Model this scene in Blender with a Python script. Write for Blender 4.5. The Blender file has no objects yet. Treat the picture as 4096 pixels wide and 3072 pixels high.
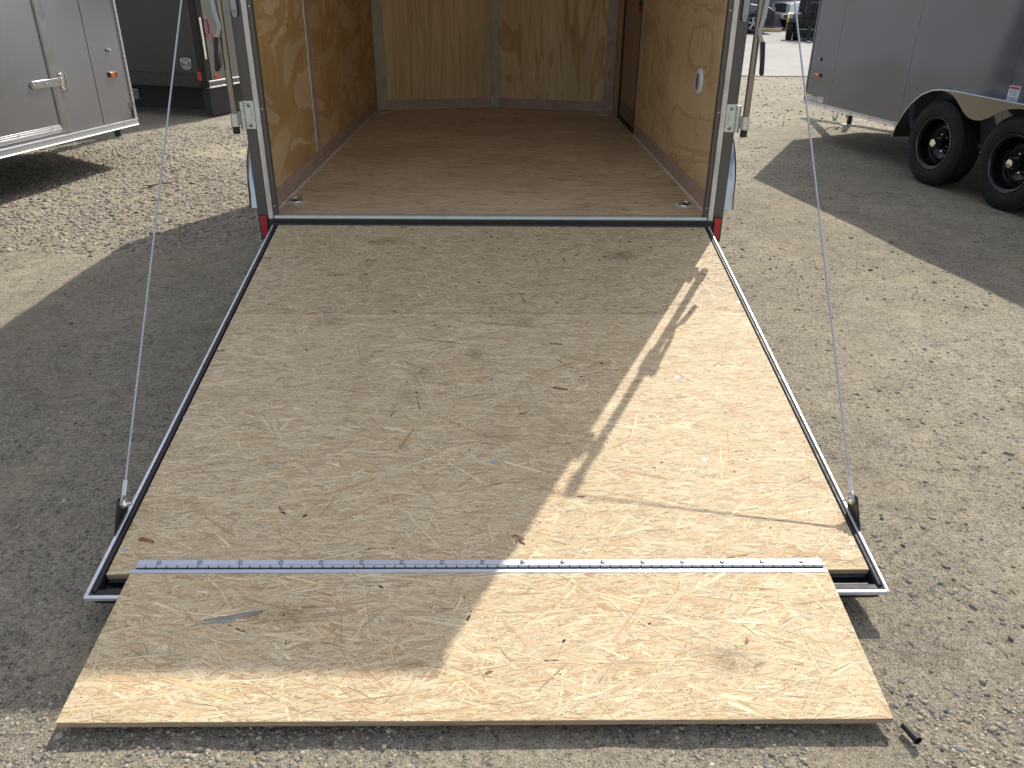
import bpy, math, random
import numpy as np
from mathutils import Vector, Matrix

random.seed(7)
rng = np.random.default_rng(11)
R = math.radians
scene = bpy.context.scene
COL = scene.collection

# ------------------------------------------------------------------ camera, sky, sun, exposure
cam_d = bpy.data.cameras.new('camera')
cam_d.sensor_width = 36.0
cam_d.lens = 787.39 * 36 / 1024
cam_d.clip_start = 0.02
cam_d.clip_end = 2000
cam = bpy.data.objects.new('camera', cam_d)
COL.objects.link(cam)
yaw, pit, rol = -0.0189, 0.4644, 0.0098
fw = Vector((-math.sin(yaw) * math.cos(pit), math.cos(yaw) * math.cos(pit), -math.sin(pit)))
rt = Vector((math.cos(yaw), math.sin(yaw), 0))
up = rt.cross(fw)
r2 = rt * math.cos(rol) + up * math.sin(rol)
u2 = -rt * math.sin(rol) + up * math.cos(rol)
cm = Matrix((r2, u2, -fw)).transposed().to_4x4()
cm.translation = (0.0332, -3.5734, 1.4196)
cam.matrix_world = cm
scene.camera = cam
scene.render.resolution_x = 1024
scene.render.resolution_y = 768

SUN = Vector((0.425, 0.825, 1.0)).normalized()
world = bpy.data.worlds.new('World')
scene.world = world
world.use_nodes = True
wn = world.node_tree.nodes
sky = wn.new('ShaderNodeTexSky')
sky.sky_type = 'NISHITA'
sky.sun_disc = False
sky.sun_elevation = math.asin(SUN.z)
sky.sun_rotation = math.atan2(SUN.x, SUN.y)
sky.air_density = 1.0
sky.dust_density = 2.0
sky.ozone_density = 1.0
bg = wn['Background']
bg.inputs['Strength'].default_value = 0.15
wl = world.node_tree.links
wtc = wn.new('ShaderNodeTexCoord')
wnz = wn.new('ShaderNodeTexNoise')
wnz.inputs['Scale'].default_value = 2.2
wnz.inputs['Detail'].default_value = 7.0
wnz.inputs['Roughness'].default_value = 0.58
wnz.inputs['Distortion'].default_value = 0.4
wl.new(wtc.outputs['Generated'], wnz.inputs['Vector'])
wcr = wn.new('ShaderNodeValToRGB')
wcr.color_ramp.elements[0].position = 0.40
wcr.color_ramp.elements[0].color = (0, 0, 0, 1)
wcr.color_ramp.elements[1].position = 0.66
wcr.color_ramp.elements[1].color = (0.85, 0.85, 0.85, 1)
wl.new(wnz.outputs['Fac'], wcr.inputs['Fac'])
wmx = wn.new('ShaderNodeMix')
wmx.data_type = 'RGBA'
wl.new(wcr.outputs['Color'], wmx.inputs[0])
wl.new(sky.outputs[0], wmx.inputs[6])
wmx.inputs[7].default_value = (5.2, 5.1, 4.95, 1)
wl.new(wmx.outputs[2], bg.inputs['Color'])
sun_d = bpy.data.lights.new('sun', 'SUN')
sun_d.energy = 3.3
sun_d.angle = R(0.4)
sun_d.color = (1.0, 0.94, 0.84)
sun = bpy.data.objects.new('sun', sun_d)
COL.objects.link(sun)
sun.rotation_euler = (-SUN).to_track_quat('-Z', 'Y').to_euler()
sun.location = (4, 8, 12)
vs = scene.view_settings
vs.view_transform = 'Standard'
vs.look = 'None'
vs.gamma = 1.0
vs.exposure = 0.53

# ------------------------------------------------------------------ material helpers
def newmat(name):
    m = bpy.data.materials.new(name)
    m.use_nodes = True
    return m, m.node_tree.nodes, m.node_tree.links, m.node_tree.nodes['Principled BSDF']

def node(ns, typ, **kw):
    n = ns.new(typ)
    for a, b in kw.items():
        if a in n.inputs:
            n.inputs[a].default_value = b
        else:
            setattr(n, a, b)
    return n

def ramp_node(ns, stops, interp='LINEAR'):
    n = ns.new('ShaderNodeValToRGB')
    n.color_ramp.interpolation = interp
    e = n.color_ramp.elements
    while len(e) < len(stops):
        e.new(0.5)
    for i, (p, c) in enumerate(stops):
        e[i].position = p
        e[i].color = (c, c, c, 1) if isinstance(c, (int, float)) else (*c, 1)
    return n

def mapped(ns, ls, scale=(1, 1, 1), loc=(0, 0, 0), rot=(0, 0, 0), coord='Object'):
    tc = ns.new('ShaderNodeTexCoord')
    mp = ns.new('ShaderNodeMapping')
    mp.inputs['Scale'].default_value = scale
    mp.inputs['Location'].default_value = loc
    mp.inputs['Rotation'].default_value = rot
    ls.new(tc.outputs[coord], mp.inputs['Vector'])
    return mp

def simple(name, col, rough=0.5, metal=0.0, var=0.12, scale=25, rvar=0.1, bump=0.0, bscale=60, spec=0.5, coat=0.0, stretch=(1, 1, 1)):
    """paint / metal / plastic with slight mottling of colour and gloss"""
    m, ns, ls, b = newmat(name)
    mp = mapped(ns, ls, stretch)
    nz = node(ns, 'ShaderNodeTexNoise', Scale=scale, Detail=5.0, Roughness=0.6)
    ls.new(mp.outputs[0], nz.inputs['Vector'])
    lo = [c * (1 - var) for c in col]
    hi = [min(1, c * (1 + var)) for c in col]
    cr = ramp_node(ns, [(0.3, lo), (0.7, hi)])
    ls.new(nz.outputs['Fac'], cr.inputs['Fac'])
    ls.new(cr.outputs['Color'], b.inputs['Base Color'])
    rr = ramp_node(ns, [(0.3, max(0.02, rough - rvar)), (0.7, min(1, rough + rvar))])
    ls.new(nz.outputs['Fac'], rr.inputs['Fac'])
    ls.new(rr.outputs['Color'], b.inputs['Roughness'])
    b.inputs['Metallic'].default_value = metal
    b.inputs['Specular IOR Level'].default_value = spec
    b.inputs['Coat Weight'].default_value = coat
    if bump:
        n2 = node(ns, 'ShaderNodeTexNoise', Scale=bscale, Detail=3.0)
        ls.new(mp.outputs[0], n2.inputs['Vector'])
        bp = node(ns, 'ShaderNodeBump', Strength=bump, Distance=0.01)
        ls.new(n2.outputs['Fac'], bp.inputs['Height'])
        ls.new(bp.outputs[0], b.inputs['Normal'])
    return m

def panel_paint(name, col, rough=0.22, metal=0.35, wave=0.35):
    """glossy trailer skin: oil-canned sheet with dust toward its lower edge"""
    m, ns, ls, b = newmat(name)
    mp = mapped(ns, ls, (1.0, 1.0, 0.75))
    n1 = node(ns, 'ShaderNodeTexNoise', Scale=1.5, Detail=0.5, Roughness=0.4, Distortion=0.5)
    n2 = node(ns, 'ShaderNodeTexNoise', Scale=14.0, Detail=2.0)
    ls.new(mp.outputs[0], n1.inputs['Vector'])
    ls.new(mp.outputs[0], n2.inputs['Vector'])
    bp = node(ns, 'ShaderNodeBump', Strength=wave, Distance=0.05)
    ls.new(n1.outputs['Fac'], bp.inputs['Height'])
    bp2 = node(ns, 'ShaderNodeBump', Strength=0.02, Distance=0.002)
    ls.new(n2.outputs['Fac'], bp2.inputs['Height'])
    ls.new(bp.outputs[0], bp2.inputs['Normal'])
    ls.new(bp2.outputs[0], b.inputs['Normal'])
    n3 = node(ns, 'ShaderNodeTexNoise', Scale=1.4, Detail=2.0, Roughness=0.5)
    ls.new(mp.outputs[0], n3.inputs['Vector'])
    cr = ramp_node(ns, [(0.35, [c * 0.93 for c in col]), (0.7, [min(1, c * 1.07) for c in col])])
    ls.new(n3.outputs['Fac'], cr.inputs['Fac'])
    ls.new(cr.outputs['Color'], b.inputs['Base Color'])
    rr = ramp_node(ns, [(0.3, rough * 0.9), (0.75, rough * 1.15)])
    ls.new(n3.outputs['Fac'], rr.inputs['Fac'])
    ls.new(rr.outputs['Color'], b.inputs['Roughness'])
    b.inputs['Metallic'].default_value = metal
    return m

def strand_mat():
    """wood strands: colour from the strand, streaks along its own length"""
    m, ns, ls, b = newmat('wood_strand')
    at = node(ns, 'ShaderNodeAttribute', attribute_name='tint')
    uv = node(ns, 'ShaderNodeUVMap', uv_map='grain')
    mp = ns.new('ShaderNodeMapping')
    mp.inputs['Scale'].default_value = (6, 420, 1)
    ls.new(uv.outputs[0], mp.inputs['Vector'])
    nz = node(ns, 'ShaderNodeTexNoise', Scale=1.0, Detail=3.0, Roughness=0.65)
    nz.noise_dimensions = '2D'
    ls.new(mp.outputs[0], nz.inputs['Vector'])
    cr = ramp_node(ns, [(0.36, 0.50), (0.47, 0.92), (0.7, 1.14)])
    ls.new(nz.outputs['Fac'], cr.inputs['Fac'])
    mx = node(ns, 'ShaderNodeMix', data_type='RGBA', blend_type='MULTIPLY')
    mx.inputs[0].default_value = 1.0
    ue = node(ns, 'ShaderNodeUVMap', uv_map='across')
    sp = ns.new('ShaderNodeSeparateXYZ')
    ls.new(ue.outputs[0], sp.inputs[0])
    ed = ramp_node(ns, [(0.0, 1.0), (0.70, 1.0), (0.98, 0.52)])  # darkens one strand edge: glue gap plus a painted thin shadow
    ls.new(sp.outputs['Y'], ed.inputs['Fac'])
    mxe = node(ns, 'ShaderNodeMix', data_type='RGBA', blend_type='MULTIPLY')
    mxe.inputs[0].default_value = 1.0
    ls.new(at.outputs['Color'], mxe.inputs[6])
    ls.new(ed.outputs['Color'], mxe.inputs[7])
    ls.new(mxe.outputs[2], mx.inputs[6])
    ls.new(cr.outputs['Color'], mx.inputs[7])
    # scuffs and dust smudges left on the boards by tyres and boots
    tc = ns.new('ShaderNodeTexCoord')
    n2 = node(ns, 'ShaderNodeTexNoise', Scale=2.6, Detail=7.0, Roughness=0.7)
    ls.new(tc.outputs['Object'], n2.inputs['Vector'])
    c2 = ramp_node(ns, [(0.42, (1, 1, 1)), (0.62, (0.93, 0.925, 0.915)), (0.76, (0.84, 0.83, 0.82))])
    ls.new(n2.outputs['Fac'], c2.inputs['Fac'])
    mx2 = node(ns, 'ShaderNodeMix', data_type='RGBA', blend_type='MULTIPLY')
    mx2.inputs[0].default_value = 1.0
    ls.new(mx.outputs[2], mx2.inputs[6])
    ls.new(c2.outputs['Color'], mx2.inputs[7])
    last = mx2.outputs[2]
    # a few separate smudges (local board coordinates)
    n4 = node(ns, 'ShaderNodeTexNoise', Scale=26.0, Detail=4.0, Roughness=0.75)
    ls.new(tc.outputs['Object'], n4.inputs['Vector'])
    for (sx, sy, rx, ry, k) in ((0.566, -0.273, .085, .055, .62), (-0.24, -1.12, .05, .06, .72), (-0.27, -1.24, .07, .05, .74), (-0.60, -0.80, .08, .05, .70), (-0.47, -0.145, .10, .05, .68), (0.02, -1.45, .10, .05, .78), (0.12, -0.80, .06, .04, .8), (-0.06, -1.02, .04, .05, .75)):
        mp3 = ns.new('ShaderNodeMapping')
        mp3.vector_type = 'TEXTURE'
        mp3.inputs['Location'].default_value = (sx, sy, 0)
        mp3.inputs['Scale'].default_value = (rx, ry, 1)
        ls.new(tc.outputs['Object'], mp3.inputs['Vector'])
        ln = node(ns, 'ShaderNodeVectorMath', operation='LENGTH')
        ls.new(mp3.outputs[0], ln.inputs[0])
        ad = node(ns, 'ShaderNodeMath', operation='MULTIPLY_ADD')
        ad.inputs[1].default_value = 1.6
        ls.new(n4.outputs['Fac'], ad.inputs[0])
        ls.new(ln.outputs['Value'], ad.inputs[2])
        c4 = ramp_node(ns, [(0.45, (k, k * .97, k * .93)), (0.95, (1, 1, 1))])
        sc = node(ns, 'ShaderNodeMath', operation='MULTIPLY')
        sc.inputs[1].default_value = 0.5
        ls.new(ad.outputs[0], sc.inputs[0])
        ls.new(sc.outputs[0], c4.inputs['Fac'])
        m4 = node(ns, 'ShaderNodeMix', data_type='RGBA', blend_type='MULTIPLY')
        m4.inputs[0].default_value = 1.0
        ls.new(last, m4.inputs[6])
        ls.new(c4.outputs['Color'], m4.inputs[7])
        last = m4.outputs[2]
    ls.new(last, b.inputs['Base Color'])
    b.inputs['Roughness'].default_value = 0.62
    b.inputs['Specular IOR Level'].default_value = 0.3
    bp = node(ns, 'ShaderNodeBump', Strength=0.35, Distance=0.0012)
    ls.new(nz.outputs['Fac'], bp.inputs['Height'])
    ls.new(bp.outputs[0], b.inputs['Normal'])
    return m

def board_edge_mat():
    m, ns, ls, b = newmat('board_edge')
    mp = mapped(ns, ls, (8, 160, 420))
    nz = node(ns, 'ShaderNodeTexNoise', Scale=1.0, Detail=4.0, Roughness=0.7)
    ls.new(mp.outputs[0], nz.inputs['Vector'])
    cr = ramp_node(ns, [(0.30, (0.07, 0.045, 0.03)), (0.42, (0.30, 0.22, 0.14)), (0.62, (0.46, 0.36, 0.24))])
    ls.new(nz.outputs['Fac'], cr.inputs['Fac'])
    ls.new(cr.outputs['Color'], b.inputs['Base Color'])
    b.inputs['Roughness'].default_value = 0.8
    bp = node(ns, 'ShaderNodeBump', Strength=0.5, Distance=0.003)
    ls.new(nz.outputs['Fac'], bp.inputs['Height'])
    ls.new(bp.outputs[0], b.inputs['Normal'])
    return m

def plywood(name, seed, stretch, rings=5.0, light=(0.50, 0.34, 0.18), dark=(0.33, 0.175, 0.07), dist=1.2, soft=0.0):
    """rotary cut pine ply: contour bands of a smooth field, plus fine grain"""
    m, ns, ls, b = newmat(name)
    mp = mapped(ns, ls, stretch, (seed * 3.7, seed * 1.3, seed * 2.1))
    n1 = node(ns, 'ShaderNodeTexNoise', Scale=1.0, Detail=5.0, Roughness=0.5, Distortion=dist)
    ls.new(mp.outputs[0], n1.inputs['Vector'])
    mu = node(ns, 'ShaderNodeMath', operation='MULTIPLY')
    mu.inputs[1].default_value = rings
    ls.new(n1.outputs['Fac'], mu.inputs[0])
    fr = node(ns, 'ShaderNodeMath', operation='FRACT')
    ls.new(mu.outputs[0], fr.inputs[0])
    mid = [l * .75 + d * .25 for l, d in zip(light, dark)]
    cr = ramp_node(ns, [(0.0, light), (0.50 + soft, mid), (0.60 + soft, dark), (0.88, dark), (0.93, light)])
    ls.new(fr.outputs[0], cr.inputs['Fac'])
    mp2 = mapped(ns, ls, (180, 180, 3.0), (seed, 0, 0))
    n2 = node(ns, 'ShaderNodeTexNoise', Scale=1.0, Detail=3.0)
    ls.new(mp2.outputs[0], n2.inputs['Vector'])
    c2 = ramp_node(ns, [(0.3, 0.80), (0.7, 1.12)])
    ls.new(n2.outputs['Fac'], c2.inputs['Fac'])
    mx = node(ns, 'ShaderNodeMix', data_type='RGBA', blend_type='MULTIPLY')
    mx.inputs[0].default_value = 1.0
    ls.new(cr.outputs['Color'], mx.inputs[6])
    ls.new(c2.outputs['Color'], mx.inputs[7])
    n3 = node(ns, 'ShaderNodeTexNoise', Scale=2.0, Detail=4.0)
    ls.new(mp.outputs[0], n3.inputs['Vector'])
    c3 = ramp_node(ns, [(0.3, (0.85, 0.82, 0.78)), (0.7, (1.08, 1.08, 1.08))])
    ls.new(n3.outputs['Fac'], c3.inputs['Fac'])
    mx3 = node(ns, 'ShaderNodeMix', data_type='RGBA', blend_type='MULTIPLY')
    mx3.inputs[0].default_value = 1.0
    ls.new(mx.outputs[2], mx3.inputs[6])
    ls.new(c3.outputs['Color'], mx3.inputs[7])
    ls.new(mx3.outputs[2], b.inputs['Base Color'])
    b.inputs['Roughness'].default_value = 0.55
    b.inputs['Specular IOR Level'].default_value = 0.3
    bp = node(ns, 'ShaderNodeBump', Strength=0.15, Distance=0.002)
    ls.new(n2.outputs['Fac'], bp.inputs['Height'])
    ls.new(bp.outputs[0], b.inputs['Normal'])
    return m

def floor_mat():
    m, ns, ls, b = newmat('floor_board')
    mp = mapped(ns, ls, (8, 60, 1))
    n1 = node(ns, 'ShaderNodeTexNoise', Scale=1.0, Detail=5.0, Roughness=0.7, Distortion=0.5)
    ls.new(mp.outputs[0], n1.inputs['Vector'])
    c1 = ramp_node(ns, [(0.30, (0.36, 0.245, 0.14)), (0.42, (0.60, 0.455, 0.285)), (0.62, (0.72, 0.57, 0.38))])
    ls.new(n1.outputs['Fac'], c1.inputs['Fac'])
    mp2 = mapped(ns, ls, (1.6, 3.0, 1))
    n2 = node(ns, 'ShaderNodeTexNoise', Scale=1.0, Detail=5.0, Roughness=0.6)
    ls.new(mp2.outputs[0], n2.inputs['Vector'])
    c2 = ramp_node(ns, [(0.3, (0.78, 0.76, 0.74)), (0.6, (1.05, 1.03, 1.0))])
    ls.new(n2.outputs['Fac'], c2.inputs['Fac'])
    mx = node(ns, 'ShaderNodeMix', data_type='RGBA', blend_type='MULTIPLY')
    mx.inputs[0].default_value = 1.0
    ls.new(c1.outputs['Color'], mx.inputs[6])
    ls.new(c2.outputs['Color'], mx.inputs[7])
    mp3 = mapped(ns, ls, (15, 75, 1), (3, 7, 0))
    n3 = node(ns, 'ShaderNodeTexNoise', Scale=1.0, Detail=2.0, Roughness=0.5, Distortion=0.8)
    ls.new(mp3.outputs[0], n3.inputs['Vector'])
    c3 = ramp_node(ns, [(0.32, 0.30), (0.40, 1.0)])
    ls.new(n3.outputs['Fac'], c3.inputs['Fac'])
    mx3 = node(ns, 'ShaderNodeMix', data_type='RGBA', blend_type='MULTIPLY')
    mx3.inputs[0].default_value = 1.0
    ls.new(mx.outputs[2], mx3.inputs[6])
    ls.new(c3.outputs['Color'], mx3.inputs[7])
    ls.new(mx3.outputs[2], b.inputs['Base Color'])
    b.inputs['Roughness'].default_value = 0.5
    bp = node(ns, 'ShaderNodeBump', Strength=0.2, Distance=0.002)
    ls.new(n1.outputs['Fac'], bp.inputs['Height'])
    ls.new(bp.outputs[0], b.inputs['Normal'])
    return m

def ground_mat():
    m, ns, ls, b = newmat('packed_gravel')
    tc = ns.new('ShaderNodeTexCoord')
    P = tc.outputs['Object']

    def noise(sc, det, ro=0.6, di=0.0):
        n = node(ns, 'ShaderNodeTexNoise', Scale=sc, Detail=det, Roughness=ro, Distortion=di)
        ls.new(P, n.inputs['Vector'])
        return n

    def mix(a, bb, fac, mode='MIX'):
        x = node(ns, 'ShaderNodeMix', data_type='RGBA', blend_type=mode)
        if isinstance(fac, float):
            x.inputs[0].default_value = fac
        else:
            ls.new(fac, x.inputs[0])
        ls.new(a, x.inputs[6])
        ls.new(bb, x.inputs[7])
        return x.outputs[2]

    # dust matrix
    n_big = noise(0.7, 5, 0.6)
    dust = ramp_node(ns, [(0.32, (0.325, 0.278, 0.200)), (0.55, (0.415, 0.358, 0.262)), (0.75, (0.495, 0.43, 0.322))])
    ls.new(n_big.outputs['Fac'], dust.inputs['Fac'])
    n_grit = noise(240, 3, 0.75)
    grit = ramp_node(ns, [(0.33, 0.42), (0.5, 1.0), (0.70, 1.32)])
    ls.new(n_grit.outputs['Fac'], grit.inputs['Fac'])
    col = mix(dust.outputs['Color'], grit.outputs['Color'], 1.0, 'MULTIPLY')
    # a fan of pale sand spilled on the yard
    sm = ns.new('ShaderNodeMapping')
    sm.vector_type = 'TEXTURE'
    sm.inputs['Location'].default_value = (-2.15, 4.35, 0)
    sm.inputs['Rotation'].default_value = (0, 0, 0.5)
    sm.inputs['Scale'].default_value = (1.3, 0.55, 1)
    ls.new(P, sm.inputs['Vector'])
    sl = node(ns, 'ShaderNodeVectorMath', operation='LENGTH')
    ls.new(sm.outputs[0], sl.inputs[0])
    sn = noise(2.4, 6, 0.65)
    sa_ = node(ns, 'ShaderNodeMath', operation='MULTIPLY_ADD')
    sa_.inputs[1].default_value = 1.5
    ls.new(sn.outputs['Fac'], sa_.inputs[0])
    ls.new(sl.outputs['Value'], sa_.inputs[2])
    sr = ramp_node(ns, [(0.50, 1.0), (0.82, 0.0)])
    sh = node(ns, 'ShaderNodeMath', operation='MULTIPLY')
    sh.inputs[1].default_value = 0.55
    ls.new(sa_.outputs[0], sh.inputs[0])
    ls.new(sh.outputs[0], sr.inputs['Fac'])
    sc2 = ramp_node(ns, [(0.3, (0.52, 0.44, 0.29)), (0.7, (0.62, 0.53, 0.37))])
    ls.new(n_grit.outputs['Fac'], sc2.inputs['Fac'])
    col = mix(col, sc2.outputs['Color'], sr.outputs['Color'])
    # dark specks, and pits with their tiny shadows put into the colour
    n_pit = noise(46, 5, 0.75, 0.4)
    pit_ = ramp_node(ns, [(0.355, 0.26), (0.42, 0.90), (0.62, 1.10)])
    ls.new(n_pit.outputs['Fac'], pit_.inputs['Fac'])
    col = mix(col, pit_.outputs['Color'], 1.0, 'MULTIPLY')
    n_mot = noise(9, 5, 0.7, 0.6)
    mot = ramp_node(ns, [(0.34, 0.74), (0.5, 1.0), (0.68, 1.08)])
    ls.new(n_mot.outputs['Fac'], mot.inputs['Fac'])
    col = mix(col, mot.outputs['Color'], 1.0, 'MULTIPLY')
    # embedded stones at three sizes
    hts = []
    for (sc, thr, mask_sc, lo, hi) in ((38, 0.16, 1.3, 0.50, 0.62), (85, 0.20, 2.2, 0.42, 0.58), (170, 0.24, 3.0, 0.38, 0.55)):
        v = node(ns, 'ShaderNodeTexVoronoi', Scale=sc, Randomness=1.0)
        ls.new(P, v.inputs['Vector'])
        d = ramp_node(ns, [(thr * 1.6, 1.0), (thr * 2.3, 0.0)])
        ls.new(v.outputs['Distance'], d.inputs['Fac'])
        mk = noise(mask_sc, 2, 0.6)
        mr = ramp_node(ns, [(lo, 0.0), (hi, 1.0)])
        ls.new(mk.outputs['Fac'], mr.inputs['Fac'])
        # only part of the cells hold a stone
        sep = ns.new('ShaderNodeSeparateColor')
        ls.new(v.outputs['Color'], sep.inputs[0])
        ex = ramp_node(ns, [(0.45, 0.0), (0.50, 1.0)])
        ls.new(sep.outputs[0], ex.inputs['Fac'])
        f1 = node(ns, 'ShaderNodeMath', operation='MULTIPLY')
        ls.new(d.outputs['Color'], f1.inputs[0])
        ls.new(ex.outputs['Color'], f1.inputs[1])
        f2 = node(ns, 'ShaderNodeMath', operation='MULTIPLY')
        ls.new(f1.outputs[0], f2.inputs[0])
        ls.new(mr.outputs['Color'], f2.inputs[1])
        sc_ = ramp_node(ns, [(0.0, (0.12, 0.115, 0.11)), (0.35, (0.25, 0.235, 0.21)), (0.7, (0.37, 0.34, 0.29)), (1.0, (0.50, 0.46, 0.40))])
        ls.new(sep.outputs[1], sc_.inputs['Fac'])
        col = mix(col, sc_.outputs['Color'], f2.outputs[0])
        hts.append((f2.outputs[0], 1.0 / sc))
    ls.new(col, b.inputs['Base Color'])
    b.inputs['Roughness'].default_value = 0.92
    b.inputs['Specular IOR Level'].default_value = 0.25
    bp = node(ns, 'ShaderNodeBump', Strength=1.0, Distance=0.014)
    ls.new(n_pit.outputs['Fac'], bp.inputs['Height'])
    last = bp
    b3 = node(ns, 'ShaderNodeBump', Strength=1.0, Distance=0.004)
    ls.new(n_grit.outputs['Fac'], b3.inputs['Height'])
    ls.new(last.outputs[0], b3.inputs['Normal'])
    last = b3
    for h, dd in hts:
        b2 = node(ns, 'ShaderNodeBump', Strength=0.9, Distance=dd * 0.35)
        ls.new(h, b2.inputs['Height'])
        ls.new(last.outputs[0], b2.inputs['Normal'])
        last = b2
    ls.new(last.outputs[0], b.inputs['Normal'])
    return m

def stone_mat():
    m, ns, ls, b = newmat('crushed_stone')
    at = node(ns, 'ShaderNodeAttribute', attribute_name='tint')
    mp = mapped(ns, ls)
    nz = node(ns, 'ShaderNodeTexNoise', Scale=160.0, Detail=5.0, Roughness=0.7)
    ls.new(mp.outputs[0], nz.inputs['Vector'])
    cr = ramp_node(ns, [(0.3, 0.7), (0.7, 1.2)])
    ls.new(nz.outputs['Fac'], cr.inputs['Fac'])
    mx = node(ns, 'ShaderNodeMix', data_type='RGBA', blend_type='MULTIPLY')
    mx.inputs[0].default_value = 1.0
    ls.new(at.outputs['Color'], mx.inputs[6])
    ls.new(cr.outputs['Color'], mx.inputs[7])
    ls.new(mx.outputs[2], b.inputs['Base Color'])
    b.inputs['Roughness'].default_value = 0.9
    b.inputs['Specular IOR Level'].default_value = 0.25
    bp = node(ns, 'ShaderNodeBump', Strength=0.5, Distance=0.002)
    ls.new(nz.outputs['Fac'], bp.inputs['Height'])
    ls.new(bp.outputs[0], b.inputs['Normal'])
    return m

def concrete_mat():
    m, ns, ls, b = newmat('pale_concrete')
    mp = mapped(ns, ls)
    n1 = node(ns, 'ShaderNodeTexNoise', Scale=0.5, Detail=7.0, Roughness=0.65)
    n2 = node(ns, 'ShaderNodeTexNoise', Scale=30.0, Detail=6.0, Roughness=0.7)
    ls.new(mp.outputs[0], n1.inputs['Vector'])
    ls.new(mp.outputs[0], n2.inputs['Vector'])
    c1 = ramp_node(ns, [(0.3, (0.25, 0.242, 0.222)), (0.7, (0.35, 0.338, 0.312))])
    c2 = ramp_node(ns, [(0.3, 0.8), (0.65, 1.06)])
    ls.new(n1.outputs['Fac'], c1.inputs['Fac'])
    ls.new(n2.outputs['Fac'], c2.inputs['Fac'])
    mx = node(ns, 'ShaderNodeMix', data_type='RGBA', blend_type='MULTIPLY')
    mx.inputs[0].default_value = 1.0
    ls.new(c1.outputs['Color'], mx.inputs[6])
    ls.new(c2.outputs['Color'], mx.inputs[7])
    ls.new(mx.outputs[2], b.inputs['Base Color'])
    b.inputs['Roughness'].default_value = 0.85
    return m

def lens_mat():
    m, ns, ls, b = newmat('clear_lens')
    mp = mapped(ns, ls, (1, 1, 1))
    wv = node(ns, 'ShaderNodeTexWave', Scale=90.0, Distortion=1.0)
    wv.wave_type = 'RINGS'
    ls.new(mp.outputs[0], wv.inputs['Vector'])
    cr = ramp_node(ns, [(0.3, (0.10, 0.10, 0.11)), (0.6, (0.55, 0.56, 0.58))])
    ls.new(wv.outputs['Fac'], cr.inputs['Fac'])
    ls.new(cr.outputs['Color'], b.inputs['Base Color'])
    b.inputs['Roughness'].default_value = 0.12
    b.inputs['Coat Weight'].default_value = 1.0
    bp = node(ns, 'ShaderNodeBump', Strength=0.4, Distance=0.003)
    ls.new(wv.outputs['Fac'], bp.inputs['Height'])
    ls.new(bp.outputs[0], b.inputs['Normal'])
    return m

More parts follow.
